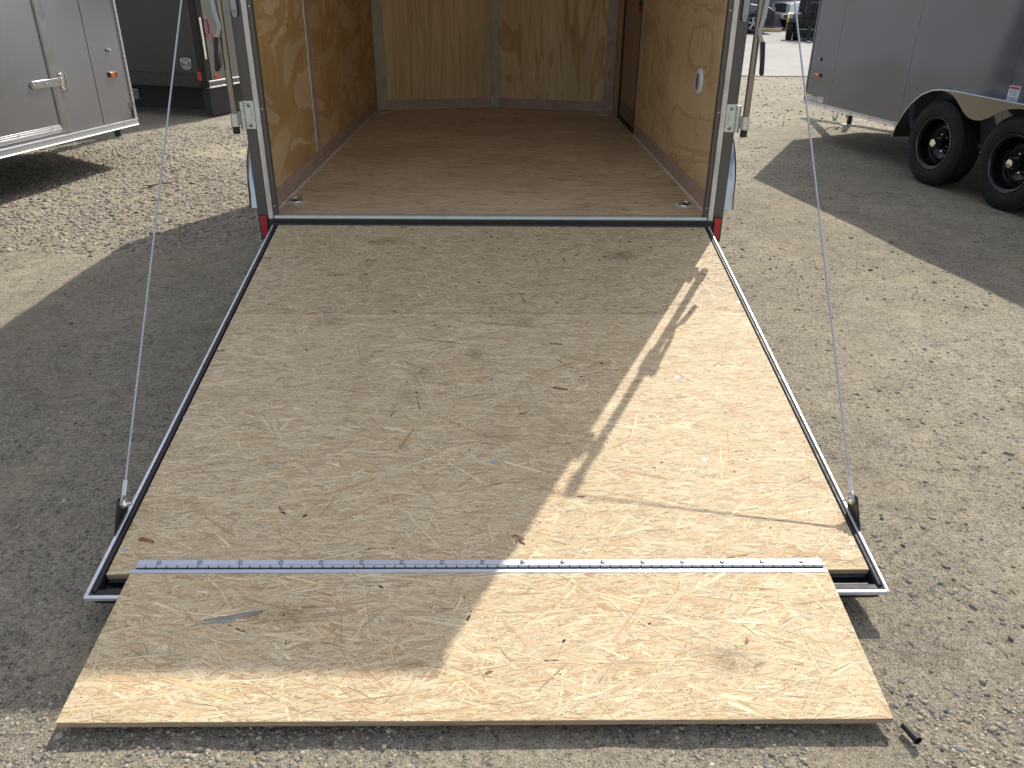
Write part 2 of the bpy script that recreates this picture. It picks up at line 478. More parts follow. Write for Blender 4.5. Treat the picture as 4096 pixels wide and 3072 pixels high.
M = dict(
    strand=strand_mat(), edge=board_edge_mat(), floor=floor_mat(), ground=ground_mat(), stone=stone_mat(), concrete=concrete_mat(), lens=lens_mat(),
    under=simple('board_core', (0.30, 0.21, 0.13), 0.8, bump=0.3),
    plyL=plywood('plywood_rear_left', 1.0, (1.0, 1.0, 2.8), 3.4, (0.72, 0.53, 0.30), (0.58, 0.365, 0.155), 1.3),
    plyL2=plywood('plywood_front_left', 2.4, (1.0, 1.0, 2.8), 3.4, (0.69, 0.485, 0.26), (0.56, 0.34, 0.14), 1.3),
    plyR=plywood('plywood_right', 4.1, (0.9, 0.9, 2.3), 6.5, (0.72, 0.53, 0.30), (0.60, 0.41, 0.205), 1.0, 0.12),
    plyB=plywood('plywood_front_a', 5.2, (6.0, 6.0, 0.45), 7.0, (0.72, 0.525, 0.28), (0.63, 0.43, 0.205), 0.5, 0.1),
    plyB2=plywood('plywood_front_b', 6.6, (4.2, 4.2, 0.7), 5.0, (0.73, 0.53, 0.285), (0.58, 0.365, 0.155), 0.9),
    mauve=simple('luan_strip', (0.44, 0.30, 0.245), 0.6, var=0.2, scale=14, stretch=(1, 1, 1), bump=0.1),
    batten=simple('poplar_batten', (0.43, 0.385, 0.285), 0.6, var=0.2, scale=10, bump=0.1),
    caulk=simple('sealant', (0.66, 0.58, 0.49), 0.6, bump=0.3),
    charcoal=simple('charcoal_paint', (0.088, 0.081, 0.071), 0.42, 0.1, var=0.08, scale=8, coat=0.15),
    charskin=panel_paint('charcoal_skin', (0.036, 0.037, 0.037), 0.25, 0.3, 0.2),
    charbright=panel_paint('charcoal_sunlit_skin', (0.16, 0.155, 0.14), 0.3, 0.4, 0.2),  # lighter copy of the charcoal skin, sunlight put into its colour
    silver=panel_paint('silver_skin', (0.315, 0.33, 0.362), 0.22, 0.75, 0.10),
    grey=panel_paint('grey_skin', (0.165, 0.176, 0.20), 0.10, 0.5, 0.28),
    alu=simple('aluminium', (0.62, 0.62, 0.62), 0.34, 0.9, var=0.1, scale=18, rvar=0.12, stretch=(1, 1, 6)),
    silltrim=simple('pale_sill_trim', (0.62, 0.64, 0.60), 0.5, 0.2, var=0.08, scale=20),
    darkalu=simple('dull_aluminium', (0.33, 0.33, 0.33), 0.35, 0.9, var=0.08, scale=10),
    strap=simple('strap_steel', (0.42, 0.44, 0.47), 0.2, 1.0, var=0.08, rvar=0.05),
    alutrim=simple('brushed_aluminium_trim', (0.58, 0.55, 0.51), 0.5, 0.6, var=0.22, scale=9, stretch=(3, 3, 1), rvar=0.15),
    alurail=simple('bright_rail', (0.66, 0.67, 0.69), 0.36, 0.6, var=0.06, scale=30),
    polished=simple('polished_fender', (0.36, 0.375, 0.40), 0.17, 1.0, var=0.03, scale=3, rvar=0.02),
    zinc=simple('zinc_plate', (0.60, 0.63, 0.60), 0.36, 0.8, var=0.12, scale=60, rvar=0.12),
    galv=simple('galvanised_hinge', (0.50, 0.53, 0.60), 0.40, 0.8, var=0.1, scale=40, rvar=0.1),
    tube=simple('plated_tube', (0.27, 0.265, 0.255), 0.11, 1.0, var=0.10, scale=30, rvar=0.03, stretch=(1, 1, 0.1)),
    bolt=simple('bolt_steel', (0.34, 0.36, 0.40), 0.32, 0.9, var=0.2, scale=120),
    screwm=simple('screw_steel', (0.40, 0.43, 0.48), 0.4, 0.6, var=0.2, scale=120),
    cable=simple('wire_rope', (0.42, 0.44, 0.46), 0.45, 0.5, var=0.25, scale=260),
    chrome=simple('chrome', (0.80, 0.79, 0.76), 0.08, 1.0, var=0.03, rvar=0.03),
    rubber=simple('black_rubber', (0.012, 0.012, 0.013), 0.55, var=0.3, scale=30, bump=0.1),
    black=simple('black_paint', (0.014, 0.014, 0.015), 0.32, 0.0, var=0.3, scale=20),
    gloss=simple('gloss_black', (0.006, 0.006, 0.007), 0.22, 0.0, var=0.2, spec=0.35, rvar=0.04),
    tyre=simple('tyre_rubber', (0.007, 0.007, 0.0075), 0.75, var=0.3, scale=20, bump=0.25, bscale=90),
    red=simple('red_reflector', (0.42, 0.012, 0.014), 0.25, var=0.15, scale=60, coat=0.5),
    amber=simple('amber_lens', (0.62, 0.16, 0.012), 0.2, var=0.2, scale=60, coat=0.6),
    amberd=simple('dark_amber_lens', (0.24, 0.05, 0.012), 0.2, var=0.2, scale=60, coat=0.6),
    white=simple('white_plastic', (0.72, 0.72, 0.72), 0.4, var=0.04),
    lettering=simple('white_print', (0.75, 0.75, 0.77), 0.5, var=0.03),
    stick=simple('grey_sticker', (0.45, 0.47, 0.48), 0.5, var=0.05),
    orange=simple('orange_print', (0.55, 0.22, 0.03), 0.5),
    yellowp=simple('yellow_print', (0.60, 0.48, 0.06), 0.5),
    redp=simple('red_print', (0.55, 0.06, 0.02), 0.5),
    roof=simple('white_roof', (0.55, 0.55, 0.54), 0.5),
    underbody=simple('dark_steel', (0.02, 0.02, 0.02), 0.6),
    kick=simple('brown_kick_plate', (0.13, 0.085, 0.05), 0.3, var=0.15),
    doorpan=simple('luan_door', (0.36, 0.23, 0.16), 0.5, var=0.12, scale=8),
    siding=simple('grey_siding', (0.20, 0.205, 0.22), 0.5, 0.2, var=0.05),
    brick=simple('maroon_brick', (0.16, 0.05, 0.04), 0.8, var=0.25, scale=20),
    yellow=simple('forklift_yellow', (0.50, 0.37, 0.09), 0.45, var=0.15, scale=10),
    suv=simple('grey_car_paint', (0.055, 0.058, 0.065), 0.22, 0.4, var=0.05, coat=1.0),
    wpaint=simple('white_car_paint', (0.72, 0.72, 0.71), 0.2, var=0.03, coat=1.0),
    glass=simple('dark_glass', (0.02, 0.023, 0.026), 0.06, var=0.05, rvar=0.02, coat=1.0),
    wheelsil=simple('alloy', (0.50, 0.49, 0.47), 0.3, 0.8),
    stopc=simple('tan_wheel_stop', (0.50, 0.37, 0.22), 0.85, var=0.25, scale=12),
    twig=simple('dry_twig', (0.06, 0.045, 0.03), 0.9, bump=0.4),
    plate=simple('blue_grey_steel', (0.28, 0.34, 0.46), 0.3, 0.6),
    dust=simple('dust', (0.36, 0.31, 0.24), 0.9, var=0.25, scale=60),
    staple=simple('staple_hole', (0.015, 0.012, 0.01), 0.8),
)

# ------------------------------------------------------------------ mesh helpers
class MB:
    def __init__(self):
        self.v, self.f = [], []

    def add(self, vs_, fs_):
        o = len(self.v)
        self.v += [tuple(p) for p in vs_]
        self.f += [tuple(i + o for i in q) for q in fs_]
        return self

    def box(self, x0, x1, y0, y1, z0, z1):
        return self.add([(x0, y0, z0), (x1, y0, z0), (x1, y1, z0), (x0, y1, z0), (x0, y0, z1), (x1, y0, z1), (x1, y1, z1), (x0, y1, z1)],
                        [(0, 3, 2, 1), (4, 5, 6, 7), (0, 1, 5, 4), (1, 2, 6, 5), (2, 3, 7, 6), (3, 0, 4, 7)])

    def tube(self, pts, r, n=10, cap=True):
        pts = [Vector(p) for p in pts]
        rs = r if isinstance(r, (list, tuple)) else [r] * len(pts)
        ref = None
        rings = []
        for i, p in enumerate(pts):
            t = (pts[min(i + 1, len(pts) - 1)] - pts[max(i - 1, 0)]).normalized()
            if ref is None:
                ref = t.orthogonal().normalized()
            a = (ref - t * ref.dot(t)).normalized()
            ref = a
            b_ = t.cross(a)
            rings.append([p + (a * math.cos(k * 2 * math.pi / n) + b_ * math.sin(k * 2 * math.pi / n)) * rs[i] for k in range(n)])
        vs_ = [q for rg in rings for q in rg]
        fs_ = []
        for i in range(len(pts) - 1):
            for k in range(n):
                fs_.append((i * n + k, i * n + (k + 1) % n, (i + 1) * n + (k + 1) % n, (i + 1) * n + k))
        if cap:
            fs_.append(tuple(reversed(range(n))))
            fs_.append(tuple(range((len(pts) - 1) * n, len(pts) * n)))
        return self.add(vs_, fs_)

    def prism(self, poly, axis, a, b_):
        """poly of 2-D points extruded along axis; remaining axes in xyz order"""
        def mk(p, h):
            q = list(p)
            q.insert(axis, h)
            return q
        n = len(poly)
        vs_ = [mk(p, a) for p in poly] + [mk(p, b_) for p in poly]
        fs_ = [tuple(range(n)), tuple(reversed(range(n, 2 * n)))]
        for i in range(n):
            j = (i + 1) % n
            fs_.append((i, i + n, j + n, j))
        return self.add(vs_, fs_)

    def lathe(self, prof, axis=0, c=(0, 0, 0), n=48, cap=True):
        """prof: (h along axis, radius)"""
        vs_ = []
        for h, r in prof:
            for k in range(n):
                a = 2 * math.pi * k / n
                q = [r * math.cos(a), r * math.sin(a)]
                q.insert(axis, h)
                vs_.append((q[0] + c[0], q[1] + c[1], q[2] + c[2]))
        fs_ = []
        for i in range(len(prof) - 1):
            for k in range(n):
                fs_.append((i * n + k, (i + 1) * n + k, (i + 1) * n + (k + 1) % n, i * n + (k + 1) % n))
        if cap and prof[0][1] > 1e-6:
            fs_.append(tuple(range(n)))
        if cap and prof[-1][1] > 1e-6:
            fs_.append(tuple(reversed(range((len(prof) - 1) * n, len(prof) * n))))
        return self.add(vs_, fs_)

    def sweep(self, path, thick, x0, x1):
        """sheet following a (y,z) path, given thickness, spanning x0..x1"""
        n = len(path)
        off = []
        for i in range(n):
            a = Vector(path[max(i - 1, 0)])
            b_ = Vector(path[min(i + 1, n - 1)])
            t = (b_ - a).normalized()
            off.append((path[i][0] - t.y * thick, path[i][1] + t.x * thick))
        poly = list(path) + off[::-1]
        vs_ = [(x0, *p) for p in poly] + [(x1, *p) for p in poly]
        m_ = 2 * n
        fs_ = []
        for i in range(n - 1):
            j = m_ - 2 - i
            fs_ += [(i, i + 1, j, j + 1), (i + m_, j + 1 + m_, j + m_, i + 1 + m_)]
        for i in range(m_):
            j = (i + 1) % m_
            fs_.append((i, i + m_, j + m_, j))
        return self.add(vs_, fs_)

    def build(self, name, mat, parent=None, bevel=0.0, seg=2, smooth=None):
        me = bpy.data.meshes.new(name)
        me.from_pydata(self.v, [], self.f)
        me.materials.append(M[mat] if isinstance(mat, str) else mat)
        return link(name, me, parent, bevel, seg, smooth)

def fix_normals(me):
    import bmesh
    bm = bmesh.new()
    bm.from_mesh(me)
    bmesh.ops.recalc_face_normals(bm, faces=bm.faces)
    bm.to_mesh(me)
    bm.free()

def link(name, me, parent=None, bevel=0.0, seg=2, smooth=None, fix=True):
    if fix:
        fix_normals(me)
    if smooth:
        me.shade_smooth()
        me.set_sharp_from_angle(angle=R(smooth))
    o = bpy.data.objects.new(name, me)
    COL.objects.link(o)
    if parent:
        o.parent = parent
    if bevel:
        bm_ = o.modifiers.new('bevel', 'BEVEL')
        bm_.width = bevel
        bm_.segments = seg
        bm_.limit_method = 'ANGLE'
        bm_.angle_limit = R(35)
        bm_.harden_normals = False
        me.shade_smooth()
        me.set_sharp_from_angle(angle=R(40))
    return o

def share(src, parent, loc=(0, 0, 0), rot=None, scale=None):
    o = src.copy()
    COL.objects.link(o)
    o.parent = parent
    o.location = loc
    if rot:
        o.rotation_euler = rot
    if scale:
        o.scale = scale
    return o

def tag(o, label=None, cat=None, group=None, kind=None):
    if label:
        o['label'] = label
    if cat:
        o['category'] = cat
    if group:
        o['group'] = group
    if kind:
        o['kind'] = kind
    return o

def empty(name, loc=(0, 0, 0), rz=0.0, parent=None):
    o = bpy.data.objects.new(name, None)
    o.empty_display_size = 0.2
    COL.objects.link(o)
    o.location = loc
    o.rotation_euler = (0, 0, rz)
    if parent:
        o.parent = parent
    return o

def copy_tree(o, parent=None):
    c = o.copy()
    COL.objects.link(c)
    c.parent = parent
    for ch in list(o.children):
        copy_tree(ch, c)
    return c

def text_mesh(name, body, size, mat, parent, matrix, bold=0.0, thick=0.0002):
    cu = bpy.data.curves.new(name, 'FONT')
    cu.body = body
    cu.size = size
    cu.align_x = 'CENTER'
    cu.align_y = 'CENTER'
    cu.offset = bold
    cu.extrude = thick
    t = bpy.data.objects.new(name, cu)
    COL.objects.link(t)
    dg = bpy.context.evaluated_depsgraph_get()
    me = bpy.data.meshes.new_from_object(t.evaluated_get(dg))
    bpy.data.objects.remove(t)
    me.materials.clear()
    me.materials.append(M[mat])
    o = bpy.data.objects.new(name, me)
    COL.objects.link(o)
    o.parent = parent
    o.matrix_local = matrix
    return o

# value noise for placing and shaping things
_tab = rng.random((64, 64))
def vnoise(x, y):
    xi = np.floor(x).astype(int)
    yi = np.floor(y).astype(int)
    fx, fy = x - xi, y - yi
    fx = fx * fx * (3 - 2 * fx)
    fy = fy * fy * (3 - 2 * fy)
    g = lambda a, b_: _tab[a % 64, b_ % 64]
    return (g(xi, yi) * (1 - fx) + g(xi + 1, yi) * fx) * (1 - fy) + (g(xi, yi + 1) * (1 - fx) + g(xi + 1, yi + 1) * fx) * fy

def ground_z(x, y):
    x = np.asarray(x, float)
    y = np.asarray(y, float)
    h = 0.010 * (vnoise(x * 0.9, y * 0.9) - 0.5) + 0.008 * (vnoise(x * 3 + 9, y * 3) - 0.5) + 0.005 * (vnoise(x * 11, y * 11 + 5) - 0.5) + 0.0035 * (vnoise(x * 31, y * 31) - .5)
    fade = np.clip((11.6 - y) / 1.5, 0, 1)
    return h * fade - 0.004

# ------------------------------------------------------------------ setting
def grid_axis(lo, hi, fine_lo, fine_hi, step, far):
    a = list(np.arange(fine_lo, fine_hi + 1e-6, step))
    s = step
    while a[-1] < far:
        s *= 1.35
        a.append(a[-1] + s)
    s = step
    while a[0] > -far:
        s *= 1.35
        a.insert(0, a[0] - s)
    return np.array(a)

def make_ground():
    xs = grid_axis(0, 0, -4.4, 4.4, 0.025, 400)
    ys = grid_axis(0, 0, -3.2, 7.0, 0.03, 400)
    X, Y = np.meshgrid(xs, ys)
    Z = ground_z(X, Y)
    V = np.stack([X, Y, Z], -1).reshape(-1, 3)
    nx, ny = len(xs), len(ys)
    i = np.arange(nx * ny).reshape(ny, nx)
    F = np.stack([i[:-1, :-1], i[:-1, 1:], i[1:, 1:], i[1:, :-1]], -1).reshape(-1, 4)
    me = bpy.data.meshes.new('ground')
    me.vertices.add(len(V))
    me.vertices.foreach_set('co', V.ravel().astype(np.float32))
    me.loops.add(F.size)
    me.loops.foreach_set('vertex_index', F.ravel().astype(np.int32))
    me.polygons.add(len(F))
    me.polygons.foreach_set('loop_start', np.arange(0, F.size, 4, dtype=np.int32))
    me.update(calc_edges=True)
    me.materials.append(M['ground'])
    me.shade_smooth()
    o = link('ground', me, fix=False)
    tag(o, kind='structure')

make_ground()
o = MB().box(-90, 90, 12.2, 120, -0.12, 0.012).build('concrete_pavement', 'concrete')
tag(o, kind='structure')

# loose crushed stones
def ico():
    t = (1 + 5 ** .5) / 2
    v = np.array([(-1, t, 0), (1, t, 0), (-1, -t, 0), (1, -t, 0), (0, -1, t), (0, 1, t), (0, -1, -t), (0, 1, -t), (t, 0, -1), (t, 0, 1), (-t, 0, -1), (-t, 0, 1)], float)
    v /= np.linalg.norm(v[0])
    f = np.array([(0, 11, 5), (0, 5, 1), (0, 1, 7), (0, 7, 10), (0, 10, 11), (1, 5, 9), (5, 11, 4), (11, 10, 2), (10, 7, 6), (7, 1, 8), (3, 9, 4), (3, 4, 2), (3, 2, 6), (3, 6, 8), (3, 8, 9), (4, 9, 5), (2, 4, 11), (6, 2, 10), (8, 6, 7), (9, 8, 1)])
    return v, f

def scatter_stones():
    bv, bf = ico()
    P, S, T = [], [], []

    def region(n, x0, x1, y0, y1, smin, smax, patch, power=2.2, tone=1.0, thr=0.0, psc=1.6):
        x = rng.uniform(x0, x1, n)
        y = rng.uniform(y0, y1, n)
        d = vnoise(x * psc + 17, y * psc + 3) * .65 + vnoise(x * psc * 3.1, y * psc * 3.1 + 8) * .35
        keep = rng.random(n) < np.clip((d - thr) * patch, 0.04, 1)
        keep &= (((x + 2.15) / 1.1) ** 2 + ((y - 4.35) / .6) ** 2 > .6) | (rng.random(n) < .25)
        x, y = x[keep], y[keep]
        s = smin + (smax - smin) * rng.random(len(x)) ** power
        P.append(np.stack([x, y], 1))
        S.append(s)
        T.append(np.full(len(x), tone))
    region(40000, -1.7, 1.9, -3.1, -2.28, .0012, .0075, 2.6, 2.6, 1.05, 0.15)
    region(1500, -0.9, 1.3, -3.0, -2.38, .005, .012, 3.0, 2.0, 0.95, 0.3)
    region(22000, 1.0, 3.6, -2.4, 5.5, .0015, .011, 2.6, 3.5, 0.85, 0.30)
    region(14000, -3.6, -1.0, -2.9, 1.6, .0015, .010, 2.4, 3.5, 0.9, 0.30)
    region(26000, -4.4, -1.1, 1.0, 5.8, .006, .020, 3.0, 1.6, 1.15, 0.12, 0.8)
    region(5000, 1.6, 8.0, 4.5, 12.0, .006, .022, 2.4, 2.5, 0.85, 0.2)
    region(420, 1.05, 3.4, -2.5, 4.5, .009, .020, 1.6, 2.5, 0.72, 0.2)
    region(160, -3.4, -1.05, -2.5, 1.5, .009, .018, 1.6, 2.5, 0.75, 0.2)
    P_ = np.concatenate(P)
    S_ = np.concatenate(S)
    T_ = np.concatenate(T)
    n = len(S_)
    # clear of the tyres' contact
    jit = 1 + rng.normal(0, .16, (n, 12, 1))
    v = bv[None] * jit * (S_[:, None, None])
    sq = np.stack([rng.uniform(.8, 1.35, n), rng.uniform(.6, 1.0, n), rng.uniform(.45, .8, n)], 1)
    v *= sq[:, None, :]
    a = rng.uniform(0, 2 * np.pi, n)
    tl = rng.normal(0, .35, n)
    y1 = v[..., 1] * np.cos(tl)[:, None] - v[..., 2] * np.sin(tl)[:, None]
    z1 = v[..., 1] * np.sin(tl)[:, None] + v[..., 2] * np.cos(tl)[:, None]
    x1 = v[..., 0]
    ca, sa = np.cos(a)[:, None], np.sin(a)[:, None]
    X = x1 * ca - y1 * sa + P_[:, 0:1]
    Y = x1 * sa + y1 * ca + P_[:, 1:2]
    Z = z1 + (ground_z(P_[:, 0], P_[:, 1]) + S_ * rng.uniform(-.42, .12, n))[:, None]
    V = np.stack([X, Y, Z], -1).reshape(-1, 3)
    F = (bf[None] + (np.arange(n) * 12)[:, None, None]).reshape(-1, 3)
    me = bpy.data.meshes.new('loose_gravel')
    me.vertices.add(len(V))
    me.vertices.foreach_set('co', V.ravel().astype(np.float32))
    me.loops.add(F.size)
    me.loops.foreach_set('vertex_index', F.ravel().astype(np.int32))
    me.polygons.add(len(F))
    me.polygons.foreach_set('loop_start', np.arange(0, F.size, 3, dtype=np.int32))
    me.update(calc_edges=True)
    pal = np.array([(.33, .30, .25), (.40, .365, .30), (.26, .245, .22), (.20, .192, .18), (.30, .25, .20), (.48, .445, .375), (.15, .142, .135), (.235, .24, .245)])
    pick = rng.choice(len(pal), n, p=[.26, .22, .15, .10, .08, .09, .05, .05])
    c = pal[pick] * np.array((.93, .90, .86)) * rng.uniform(.85, 1.15, (n, 1)) * T_[:, None]
    at = me.attributes.new('tint', 'FLOAT_COLOR', 'FACE')
    cc = np.ones((len(F), 4), np.float32)
    cc[:, :3] = np.repeat(c, 20, axis=0)
    at.data.foreach_set('color', cc.ravel())
    me.materials.append(M['stone'])
    o = link('loose_gravel', me, fix=False)
    tag(o, 'loose crushed stones and grit lying on the packed gravel yard', 'gravel', kind='stuff')

scatter_stones()

# ------------------------------------------------------------------ strand board
def strands(name, parent, x0, x1, y0, y1, dens, lmean, wmean, zlo, zhi, dull=1.0, specks=0.006, spread=13, cross=0.3, seed=1, extra=()):
    """overlapping wood strands pressed into a board top; one mesh"""
    g = np.random.default_rng(seed)
    n = int((x1 - x0) * (y1 - y0) * dens)
    L = np.clip(lmean * np.exp(g.normal(0, .55, n)), .006, .19)
    W = np.clip(wmean * np.exp(g.normal(0, .6, n)), .0012, .024)
    W = np.minimum(W, L * .35)
    th = np.where(g.random(n) < cross, g.uniform(-80, 80, n), g.normal(0, spread, n))
    th = np.radians(th)
    cx = g.uniform(x0 - .01, x1 + .01, n)
    cy = g.uniform(y0 - .005, y1 + .005, n)
    for i, e in enumerate(extra):
        cx[i], cy[i], L[i], W[i] = e[0], e[1], e[2], e[3]
        th[i] = math.radians(e[4])
    t1 = np.minimum(W * g.uniform(.0, 2.0, n), L * .3)
    t2 = np.minimum(W * g.uniform(.0, 2.0, n), L * .3)
    s1 = g.uniform(-.5, .5, n) * W
    s2 = g.uniform(-.5, .5, n) * W
    lx = np.stack([-L / 2, -L / 2 + t1, L / 2 - t2, L / 2, L / 2 - t2, -L / 2 + t1], 1)
    ly = np.stack([s1, -W / 2, -W / 2, s2, W / 2, W / 2], 1)
    bend = g.normal(0, .9, n)[:, None] * (lx ** 2)
    ly = ly + bend
    ca, sa = np.cos(th)[:, None], np.sin(th)[:, None]
    X = np.clip(lx * ca - ly * sa + cx[:, None], x0, x1)
    Y = np.clip(lx * sa + ly * ca + cy[:, None], y0, y1)
    h = zlo + (zhi - zlo) * g.random(n)
    for i in range(len(extra)):
        h[i] = zhi + .00006 * (i + 1)
    Z = h[:, None] + np.clip(lx * g.normal(0, .003, n)[:, None] + ly * g.normal(0, .03, n)[:, None], -.0004, .0004)
    V = np.stack([X, Y, Z], -1).reshape(-1, 3)
    F = np.arange(6 * n)
    me = bpy.data.meshes.new(name)
    me.vertices.add(6 * n)
    me.vertices.foreach_set('co', V.ravel().astype(np.float32))
    me.loops.add(6 * n)
    me.loops.foreach_set('vertex_index', F.astype(np.int32))
    me.polygons.add(n)
    me.polygons.foreach_set('loop_start', np.arange(0, 6 * n, 6, dtype=np.int32))
    me.update(calc_edges=True)
    uv = me.uv_layers.new(name='grain')
    U = np.stack([lx + g.random(n)[:, None] * 50, ly + g.random(n)[:, None] * 50], -1).reshape(-1, 2)
    uv.data.foreach_set('uv', U.ravel().astype(np.float32))
    pal = np.array([(.70, .545, .33), (.63, .46, .26), (.75, .61, .40), (.61, .42, .235), (.73, .575, .36), (.58, .405, .235), (.67, .52, .335), (.52, .32, .17), (.49, .40, .28)])
    ev = me.uv_layers.new(name='across')
    E_ = np.tile(np.array([(0, 0), (0, -1), (0, -1), (0, 0), (0, 1), (0, 1)], np.float32), (n, 1))
    ev.data.foreach_set('uv', E_.ravel())
    pick = g.choice(len(pal), n, p=[.24, .15, .18, .10, .165, .06, .08, .02, .005])
    c = pal[pick] * g.uniform(.86, 1.12, (n, 1)) * dull
    dk = g.random(n) < specks
    c[dk] = np.array([(.10, .055, .035)]) * g.uniform(.6, 2.4, (dk.sum(), 1))
    
    for i, e in enumerate(extra):
        c[i] = e[5]
    at = me.attributes.new('tint', 'FLOAT_COLOR', 'FACE')
    cc = np.ones((n, 4), np.float32)
    cc[:, :3] = c
    at.data.foreach_set('color', cc.ravel())
    me.materials.append(M['strand'])
    o = link(name, me, parent, fix=False)
    o['kind'] = 'stuff'
    return o

def dark_specks(parent, x0, x1, y0, y1, n, z, seed):
    """bark flecks and small pits between the strands"""
    g = np.random.default_rng(seed)
    mb = MB()
    for _ in range(n):
        a, b_ = g.uniform(x0 + .01, x1 - .01), g.uniform(y0 + .01, y1 - .01)
        l = min(.009, .0013 * math.exp(abs(g.normal(0, .75))))
        w = l * g.uniform(.25, .7)
        t = g.uniform(-.6, .9)
        pts = [(a + l * q * math.cos(t) - w * r_ * math.sin(t), b_ + l * q * math.sin(t) + w * r_ * math.cos(t), z) for q, r_ in ((-1, 0), (-.4, -1), (.6, -.7), (1, .1), (.3, .9), (-.5, .7))]
        mb.add(pts, [tuple(range(6))])
    me = bpy.data.meshes.new('bark_fleck')
    me.from_pydata(mb.v, [], mb.f)
    me.materials.append(M['staple'])
    o = link('bark_fleck', me, parent)
    o['kind'] = 'stuff'

# ------------------------------------------------------------------ wheels (shared by the trailers)
def build_wheel(parent, loc, side, detail=True):
    """side = -1: outer face toward local -X. tyre is the part; rim, cap, nuts are its pieces"""
    s = side
    Rr, W = 0.332, 0.20
    prof = [(-.075, .195), (-.095, .215), (-.104, .262), (-.098, .300), (-.086, .321), (-.080, .328), (-.058, .3315), (-.055, .324), (-.047, .324), (-.044, .332), (-.006, .333), (-.004, .325), (.004, .325), (.006, .333), (.044, .332), (.047, .324), (.055, .324), (.058, .3315), (.080, .328), (.086, .321), (.098, .300), (.104, .262), (.095, .215), (.075, .195)]
    t = MB().lathe([(h, r) for h, r in prof], 0, n=72, cap=False)
    # shoulder blocks
    for k in range(60):
        a = 2 * math.pi * k / 60
        for hx in (-.070, .070):
            ca, sa = math.cos(a), math.sin(a)
            c0 = Vector((hx, .3295 * ca, .3295 * sa))
            tx, ty = Vector((.013, 0, 0)), Vector((0, -sa, ca)) * .010
            nrm = Vector((0, ca, sa)) * .006
            q = [c0 + tx * i + ty * j + nrm * k2 for k2 in (-.6, .6) for j in (-1, 1) for i in (-1, 1)]
            t.add(q, [(0, 1, 3, 2), (4, 6, 7, 5), (0, 4, 5, 1), (2, 3, 7, 6), (0, 2, 6, 4), (1, 5, 7, 3)])
    wheel = t.build('wheel', 'tyre', parent, smooth=32)
    wheel.location = loc
    x = lambda h: s * h
    rim = MB().lathe([(x(.086), .206), (x(.093), .203), (x(.093), .199), (x(.084), .193), (x(.078), .182), (x(.030), .174), (x(.004), .170), (x(-.004), .162), (x(.006), .150), (x(.012), .128), (x(.010), .106), (x(-.006), .088), (x(-.008), .02), (x(-.016), .02), (x(-.03), .10), (x(-.07), .185), (x(-.08), .20)], 0, n=56, cap=False)
    ro = rim.build('rim', 'gloss', wheel, smooth=40)
    MB().tube([(x(.093), .201 * math.cos(a), .201 * math.sin(a)) for a in np.linspace(0, 2 * math.pi, 49)], .0022, 6, cap=False).build('rim_lip_highlight', 'bolt', wheel, smooth=60)  # grey ring added as the highlight along the black rim's lip
    for k in range(8):
        a = 2 * math.pi * (k + .5) / 8
        h = MB().lathe([(x(.0135), .0), (x(.0135), .015), (x(.009), .016)], 0, c=(0, .126 * math.cos(a), .130 * math.sin(a)), n=14)
        h.build('vent_hole', 'staple', wheel)
    MB().lathe([(x(-.008), .050), (x(.045), .046), (x(.050), .040)], 0, n=28).build('hub', 'gloss', wheel, smooth=40)
    MB().lathe([(x(.048), .036), (x(.088), .034), (x(.098), .030), (x(.100), .0)], 0, n=28).build('hub_cap', 'chrome', wheel, smooth=50)
    for k in range(6):
        a = 2 * math.pi * k / 6 + .3
        MB().lathe([(x(-.009), .011), (x(.014), .0105), (x(.020), .006)], 0, c=(0, .066 * math.cos(a), .066 * math.sin(a)), n=6).build('lug_nut', 'chrome', wheel)
    return wheel

# ------------------------------------------------------------------ the open cargo trailer
ZF = 0.485
HW = 1.0668
TOP = 2.80
YF = 3.55
tr = empty('cargo_trailer', (0, 0, 0))
tag(tr, 'charcoal enclosed cargo trailer, rear ramp let down, bare plywood inside', 'trailer')

def side_skins():
    for s in (-1, 1):
        for (a, b_) in ((0.05, 1.22), (1.224, 2.44), (2.444, YF)):
            MB().box(*sorted((s * HW, s * (HW - .004))), a, b_, .40, TOP).build('skin_panel', 'charskin', tr)
        MB().box(*sorted((s * (HW + .003), s * (HW - .03))), 0.05, YF, .36, .398).build('side_rail', 'alu', tr)
side_skins()
# shallow wedge nose outside
MB().prism([(-HW, YF - .02), (HW, YF - .02), (HW, YF), (0, YF + .37), (-HW, YF)], 2, TOP - .006, TOP + .018).build('nose_roof', 'roof', tr)
for s in (-1, 1):
    MB().add([(s * HW, YF, .36), (0, YF + .36, .36), (0, YF + .36, TOP - .01), (s * HW, YF, TOP - .01)], [(0, 1, 2, 3)]).build('nose_skin', 'charskin', tr)
MB().box(-HW - .012, HW + .012, -.012, YF, TOP, TOP + .022).build('roof', 'roof', tr, .006)
MB().prism([(-1.03, .056), (1.03, .056), (1.03, YF), (0, YF + .34), (-1.03, YF)], 2, TOP - .05, TOP - .035).build('ceiling_panel', 'white', tr)
for yb in np.arange(.5, 3.4, .61):
    MB().box(-1.02, 1.02, yb - .02, yb + .02, TOP - .03, TOP - .003).build('roof_bow', 'underbody', tr)
# chassis under the floor
MB().box(-1.03, 1.03, .03, YF - .02, .36, .455).build('chassis', 'underbody', tr)
# floor board
MB().box(-1.012, 1.012, .012, YF + .30, .462, ZF).build('floor_board', 'floor', tr)

